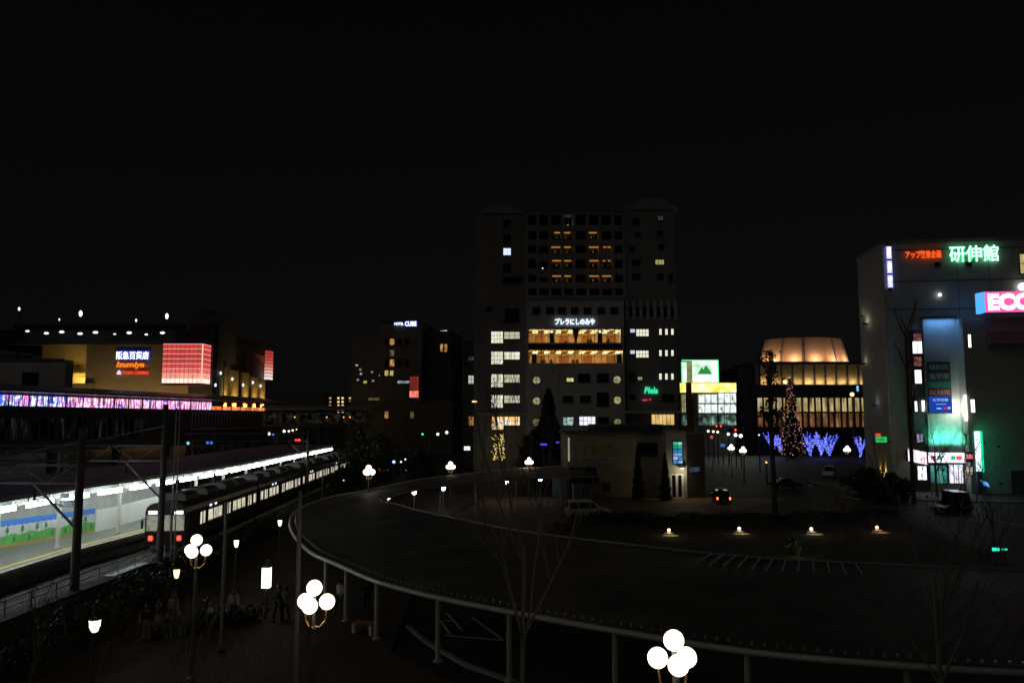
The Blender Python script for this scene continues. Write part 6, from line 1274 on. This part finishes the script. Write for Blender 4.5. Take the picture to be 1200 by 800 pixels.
# ------------------------------------------------------------------ people
def skin_mesh(vs, es, rs, sub=1):
    me = bpy.data.meshes.new('skin'); me.from_pydata(vs, es, []); o = bpy.data.objects.new('skin', me); C.objects.link(o)
    o.modifiers.new('s', 'SKIN'); su = o.modifiers.new('u', 'SUBSURF'); su.levels = sub; su.render_levels = sub
    lay = me.skin_vertices[0] if me.skin_vertices else None
    for i, r in enumerate(rs): lay.data[i].radius = r if isinstance(r, tuple) else (r, r)
    lay.data[0].use_root = True
    bpy.context.view_layer.update()
    out = bpy.data.meshes.new_from_object(o.evaluated_get(bpy.context.evaluated_depsgraph_get()))
    bpy.data.objects.remove(o); bpy.data.meshes.remove(me); return out
SKIN = mat('skin', (.45, .28, .19), .6, 0, .08, 6)
def person(label, x, y, yaw, h=1.66, coat=(.02, .02, .025), legs=(.03, .03, .035), hair=(.015, .012, .01), stride=.22, skirt=False, barelegs=False, bag=None, arms=(.15, -.15), z=0):
    k = h / 1.7; t = thing('person', label, 'person', (x, y, z), yaw); s = stride      # faces local +y
    J = {'pel': (0, 0, .95), 'sp': (0, .01, 1.12), 'ch': (0, .0, 1.32), 'nk': (0, .01, 1.46), 'hd': (0, .03, 1.58), 'tp': (0, .02, 1.66)}
    for q, sg in (('l', -1), ('r', 1)):
        f = s * sg; J['hip' + q] = (sg * .09, 0, .9); J['kn' + q] = (sg * .1, f * .55 + .03, .5); J['an' + q] = (sg * .1, f - (.03 if f < 0 else 0), .09 if f >= 0 else .12); J['to' + q] = (sg * .11, f + .16, .04)
        J['sh' + q] = (sg * .18, 0, 1.4); ar = arms[0] if sg < 0 else arms[1]; J['el' + q] = (sg * .23, ar * .4 - .02, 1.14); J['wr' + q] = (sg * .23, ar + .05, .9)
    def mk(keys, edges, rad, name, m, parent=t, sub=1):
        idx = {q: i for i, q in enumerate(keys)}; me = skin_mesh([tuple(c * k for c in J[q]) for q in keys], [(idx[a], idx[b_]) for a, b_ in edges], [tuple(v * k for v in r) if isinstance(r, tuple) else r * k for r in rad], sub)
        me.materials.clear(); me.materials.append(m); me.polygons.foreach_set('use_smooth', [True] * len(me.polygons)); o = bpy.data.objects.new(name, me); C.objects.link(o); o.parent = parent; return o
    keys = ['pel', 'sp', 'ch', 'nk', 'hd', 'tp'] + [a + q for q in 'lr' for a in ('hip', 'kn', 'an', 'to', 'sh', 'el', 'wr')]
    ed = [('pel', 'sp'), ('sp', 'ch'), ('ch', 'nk'), ('nk', 'hd'), ('hd', 'tp')]
    for q in 'lr': ed += [('pel', 'hip' + q), ('hip' + q, 'kn' + q), ('kn' + q, 'an' + q), ('an' + q, 'to' + q), ('ch', 'sh' + q), ('sh' + q, 'el' + q), ('el' + q, 'wr' + q)]
    rad = [(.13, .1), (.12, .09), (.14, .1), .055, (.078, .095), (.06, .07)] + [.08, .055, .04, .035, .055, .042, .03] * 2
    body = mk(keys, ed, rad, 'body', SKIN)
    # face and hands joined into the body mesh
    b = MB(); b.ball((0, .125 * k, 1.565 * k), .016 * k, 6, (1, 1.3, 1.4))
    for sg, q in ((-1, 'l'), (1, 'r')):
        b.ball((sg * .078 * k, .02 * k, 1.57 * k), .022 * k, 6, (.5, .8, 1.4)); w = Vector(J['wr' + q]) * k
        b.tube([w, w + Vector((0, .01, -.05)) * k, w + Vector((0, .015, -.09)) * k], [.028 * k, .036 * k, .03 * k], 6)
        for f in range(4): p0 = w + Vector((sg * .002, -.015 + .015 * f, -.088)) * k; b.tube([p0, p0 + Vector((-sg * .006, .004, -.04)) * k, p0 + Vector((-sg * .02, .008, -.07 + abs(f - 1.5) * .008)) * k], [.009 * k, .0085 * k, .006 * k], 5)
        p0 = w + Vector((0, .03, -.045)) * k; b.tube([p0, p0 + Vector((-sg * .01, .025, -.03)) * k, p0 + Vector((-sg * .02, .03, -.055)) * k], [.012 * k, .01 * k, .007 * k], 5)
    tmp = b.build('tmp', SKIN); bm = bmesh.new(); bm.from_mesh(body.data); bm.from_mesh(tmp.data); bm.to_mesh(body.data); bm.free(); bpy.data.objects.remove(tmp)
    body.data.polygons.foreach_set('use_smooth', [True] * len(body.data.polygons))
    b = MB(); [b.ball((sg * .033 * k, .108 * k, 1.585 * k), .011 * k, 6) for sg in (-1, 1)]; b.build('eyes', BLACK, t)
    b = MB(); b.ball((0, .0, 1.625 * k), .105 * k, 12, (.9, 1.02, .95)); b.tube([(0, -.05 * k, 1.62 * k), (0, -.085 * k, 1.5 * k), (0, -.07 * k, 1.38 * k if skirt else 1.48 * k)], [.085 * k, .075 * k, .04 * k], 8); b.build('hair', mat('hair_%d' % int(hair[0] * 1000), hair, .5), t, True)
    cm = mat('coat_%d_%d_%d' % tuple(int(c * 999) for c in coat), coat, .85, 0, .15, 8); lm = mat('legs_%d_%d_%d' % tuple(int(c * 999) for c in legs), legs, .85, 0, .12, 8)
    mk(['ch', 'sp', 'pel', 'nk'] + [a + q for q in 'lr' for a in ('sh', 'el', 'wr')], [('ch', 'sp'), ('sp', 'pel'), ('ch', 'nk')] + [e for q in 'lr' for e in (('ch', 'sh' + q), ('sh' + q, 'el' + q), ('el' + q, 'wr' + q))], [(.17, .125), (.15, .115), (.165, .13), .066] + [.075, .06, .045] * 2, 'coat', cm)
    if skirt:
        b = MB(); b.lathe([(.15 * k, 1.0 * k), (.19 * k, .8 * k), (.22 * k, .58 * k), (.2 * k, .57 * k)], 14); b.build('skirt', lm, t, True)
    elif not barelegs:
        J['an0l'] = J['anl']; mk(['pel'] + [a + q for q in 'lr' for a in ('hip', 'kn', 'an')], [e for q in 'lr' for e in (('pel', 'hip' + q), ('hip' + q, 'kn' + q), ('kn' + q, 'an' + q))], [(.15, .12)] + [.1, .075, .06] * 2, 'trousers', lm)
    for q in 'lr':
        b = MB(); an, to = Vector(J['an' + q]) * k, Vector(J['to' + q]) * k; b.tube([an + Vector((0, -.05, -.04)) * k, an + Vector((0, .03, -.045)) * k, to + Vector((0, .02, -.002)) * k], [.05 * k, .052 * k, .036 * k], 8); b.build('shoe', BLACK, t)
    if bag:
        col, side, strap = bag
        w = Vector(J['wr' + ('l' if side < 0 else 'r')]) * k
        tb_ = thing('shoulder_bag' if strap else 'tote_bag', label_bag.pop(0), 'bag', (x, y, z), yaw); m = MB(); c = Vector((side * .3, -.06, .93 if strap else .66)) * k
        m.lathe([(.09, -.13), (.15, -.1), (.17, .02), (.1, .13), (.05, .15)], 12); m.v = [(c.x + u * .45, c.y + v_, c.z + q) for u, v_, q in m.v]; m.build('pouch', mat('bag_%d' % int(col[0] * 99 + col[1] * 7), col, .55), tb_, True)
        m = MB(); m.tube([c + Vector((0, .09, .12)), c + Vector((0, .05, .42 if strap else .26)), c + Vector((0, -.05, .42 if strap else .26)), c + Vector((0, -.09, .12))], .012, 5); m.build('strap', mat('bag_strap', (.6, .5, .4), .5), tb_)
    return t
label_bag = ['tan shoulder bag carried by the bare-legged walker', 'white tote bag by the person in the beige coat', 'bright white pointed bag hanging from the dark walker', 'pale bag of the person behind the round planting']
def at(px, py): p = G(px, py, .12); return p.x, p.y
for (px, py, yaw, h, kw, lab) in ((171, 751, 15, 1.62, dict(coat=(.02, .02, .025), barelegs=True, legs=(.05, .03, .03), bag=((.5, .3, .16), -1, True), stride=.08), 'person in dark short coat with bare legs, tan bag on the shoulder'),
                                  (186, 745, -10, 1.64, dict(coat=(.015, .015, .018), skirt=True, legs=(.3, .24, .17), stride=.15), 'person in dark top and beige skirt walking at left'),
                                  (202, 737, 5, 1.66, dict(coat=(.34, .3, .2), legs=(.05, .045, .04), bag=((.6, .58, .5), 1, False), stride=.18), 'person in long beige coat walking away'),
                                  (240, 738, -20, 1.7, dict(coat=(.02, .02, .02), legs=(.02, .02, .025), bag=((.8, .75, .6), 1, True)), 'person in black with a bright white bag beside the lamp pole'),
                                  (273, 730, 10, 1.6, dict(coat=(.45, .42, .36), legs=(.03, .03, .03), bag=((.7, .66, .6), -1, False)), 'person in pale top behind the dark planting'),
                                  (334, 728, 170, 1.68, dict(coat=(.2, .19, .17), legs=(.04, .04, .045)), 'person in grey coat left of the middle globe lamp'),
                                  (326, 727, 160, 1.72, dict(coat=(.03, .03, .03), legs=(.02, .02, .02)), 'person in dark clothes left of the grey coat walker'),
                                  (398, 719, 150, 1.7, dict(coat=(.6, .56, .45), legs=(.03, .03, .035), stride=.25), 'person in white jacket under the canopy edge'),
                                  (430, 717, 10, 1.72, dict(coat=(.015, .015, .015), legs=(.015, .015, .018), stride=.1), 'person in long black coat under the canopy'),
                                  (812, 581, -80, 1.7, dict(coat=(.02, .02, .02), legs=(.02, .02, .02), stride=.3, arms=(.3, .3)), 'dark walker passing the lit doorway of the beige building'),
                                  (1043, 566, 60, 1.68, dict(coat=(.1, .1, .11), legs=(.03, .03, .04)), 'walker in grey on the pavement before the corner building'),
                                  (1053, 567, -60, 1.7, dict(coat=(.03, .03, .035), legs=(.03, .03, .03)), 'walker in black left of the lit store entrance'),
                                  (1081, 566, 80, 1.66, dict(coat=(.02, .02, .02), legs=(.03, .03, .03)), 'dark figure in the bright store entrance')):
    x, y = at(px, py); person(lab, x, y, R(yaw), h, z=.12 if px < 500 or px > 1000 else .012, **kw)
# low bench-like planter under the canopy
p = G(428, 741, .12); t = thing('bench', 'low bench with pale end and reddish slats under the canopy edge', 'bench', (p.x, p.y, .12), R(-25))
m = MB(); m.box(-.55, -.3, 0, -.4, .3, .42); m.box(.4, -.3, 0, .55, .3, .42); m.build('end_support', WHITEP, t)
for k in range(4): m = MB(); m.box(-.6, -.3 + k * .155, .425, .6, -.17 + k * .155, .47); m.build('slat', mat('bench_wood', (.35, .15, .07), .6, 0, .3, 3), t)
# guard fence across the far road
p0, p1 = G(838, 541), G(880, 541); t = thing('guard_fence', 'pipe fence with red glow painted into its colour across the pavement below the far globe lamps', 'fence', (p0.x, p0.y, 0)); L = (p1 - p0).length
m = MB(); [m.tube([(0, 0, zz), (L, 0, zz)], .03, 5) for zz in (.5, 1.0)]; [m.tube([(L * k / 12, 0, 0), (L * k / 12, 0, 1.0)], .03, 5) for k in range(13)]; m.build('pipes', mat('fence_red_glow', (.4, .16, .08), .6), t)  # red of the brake lights put into the fence colour
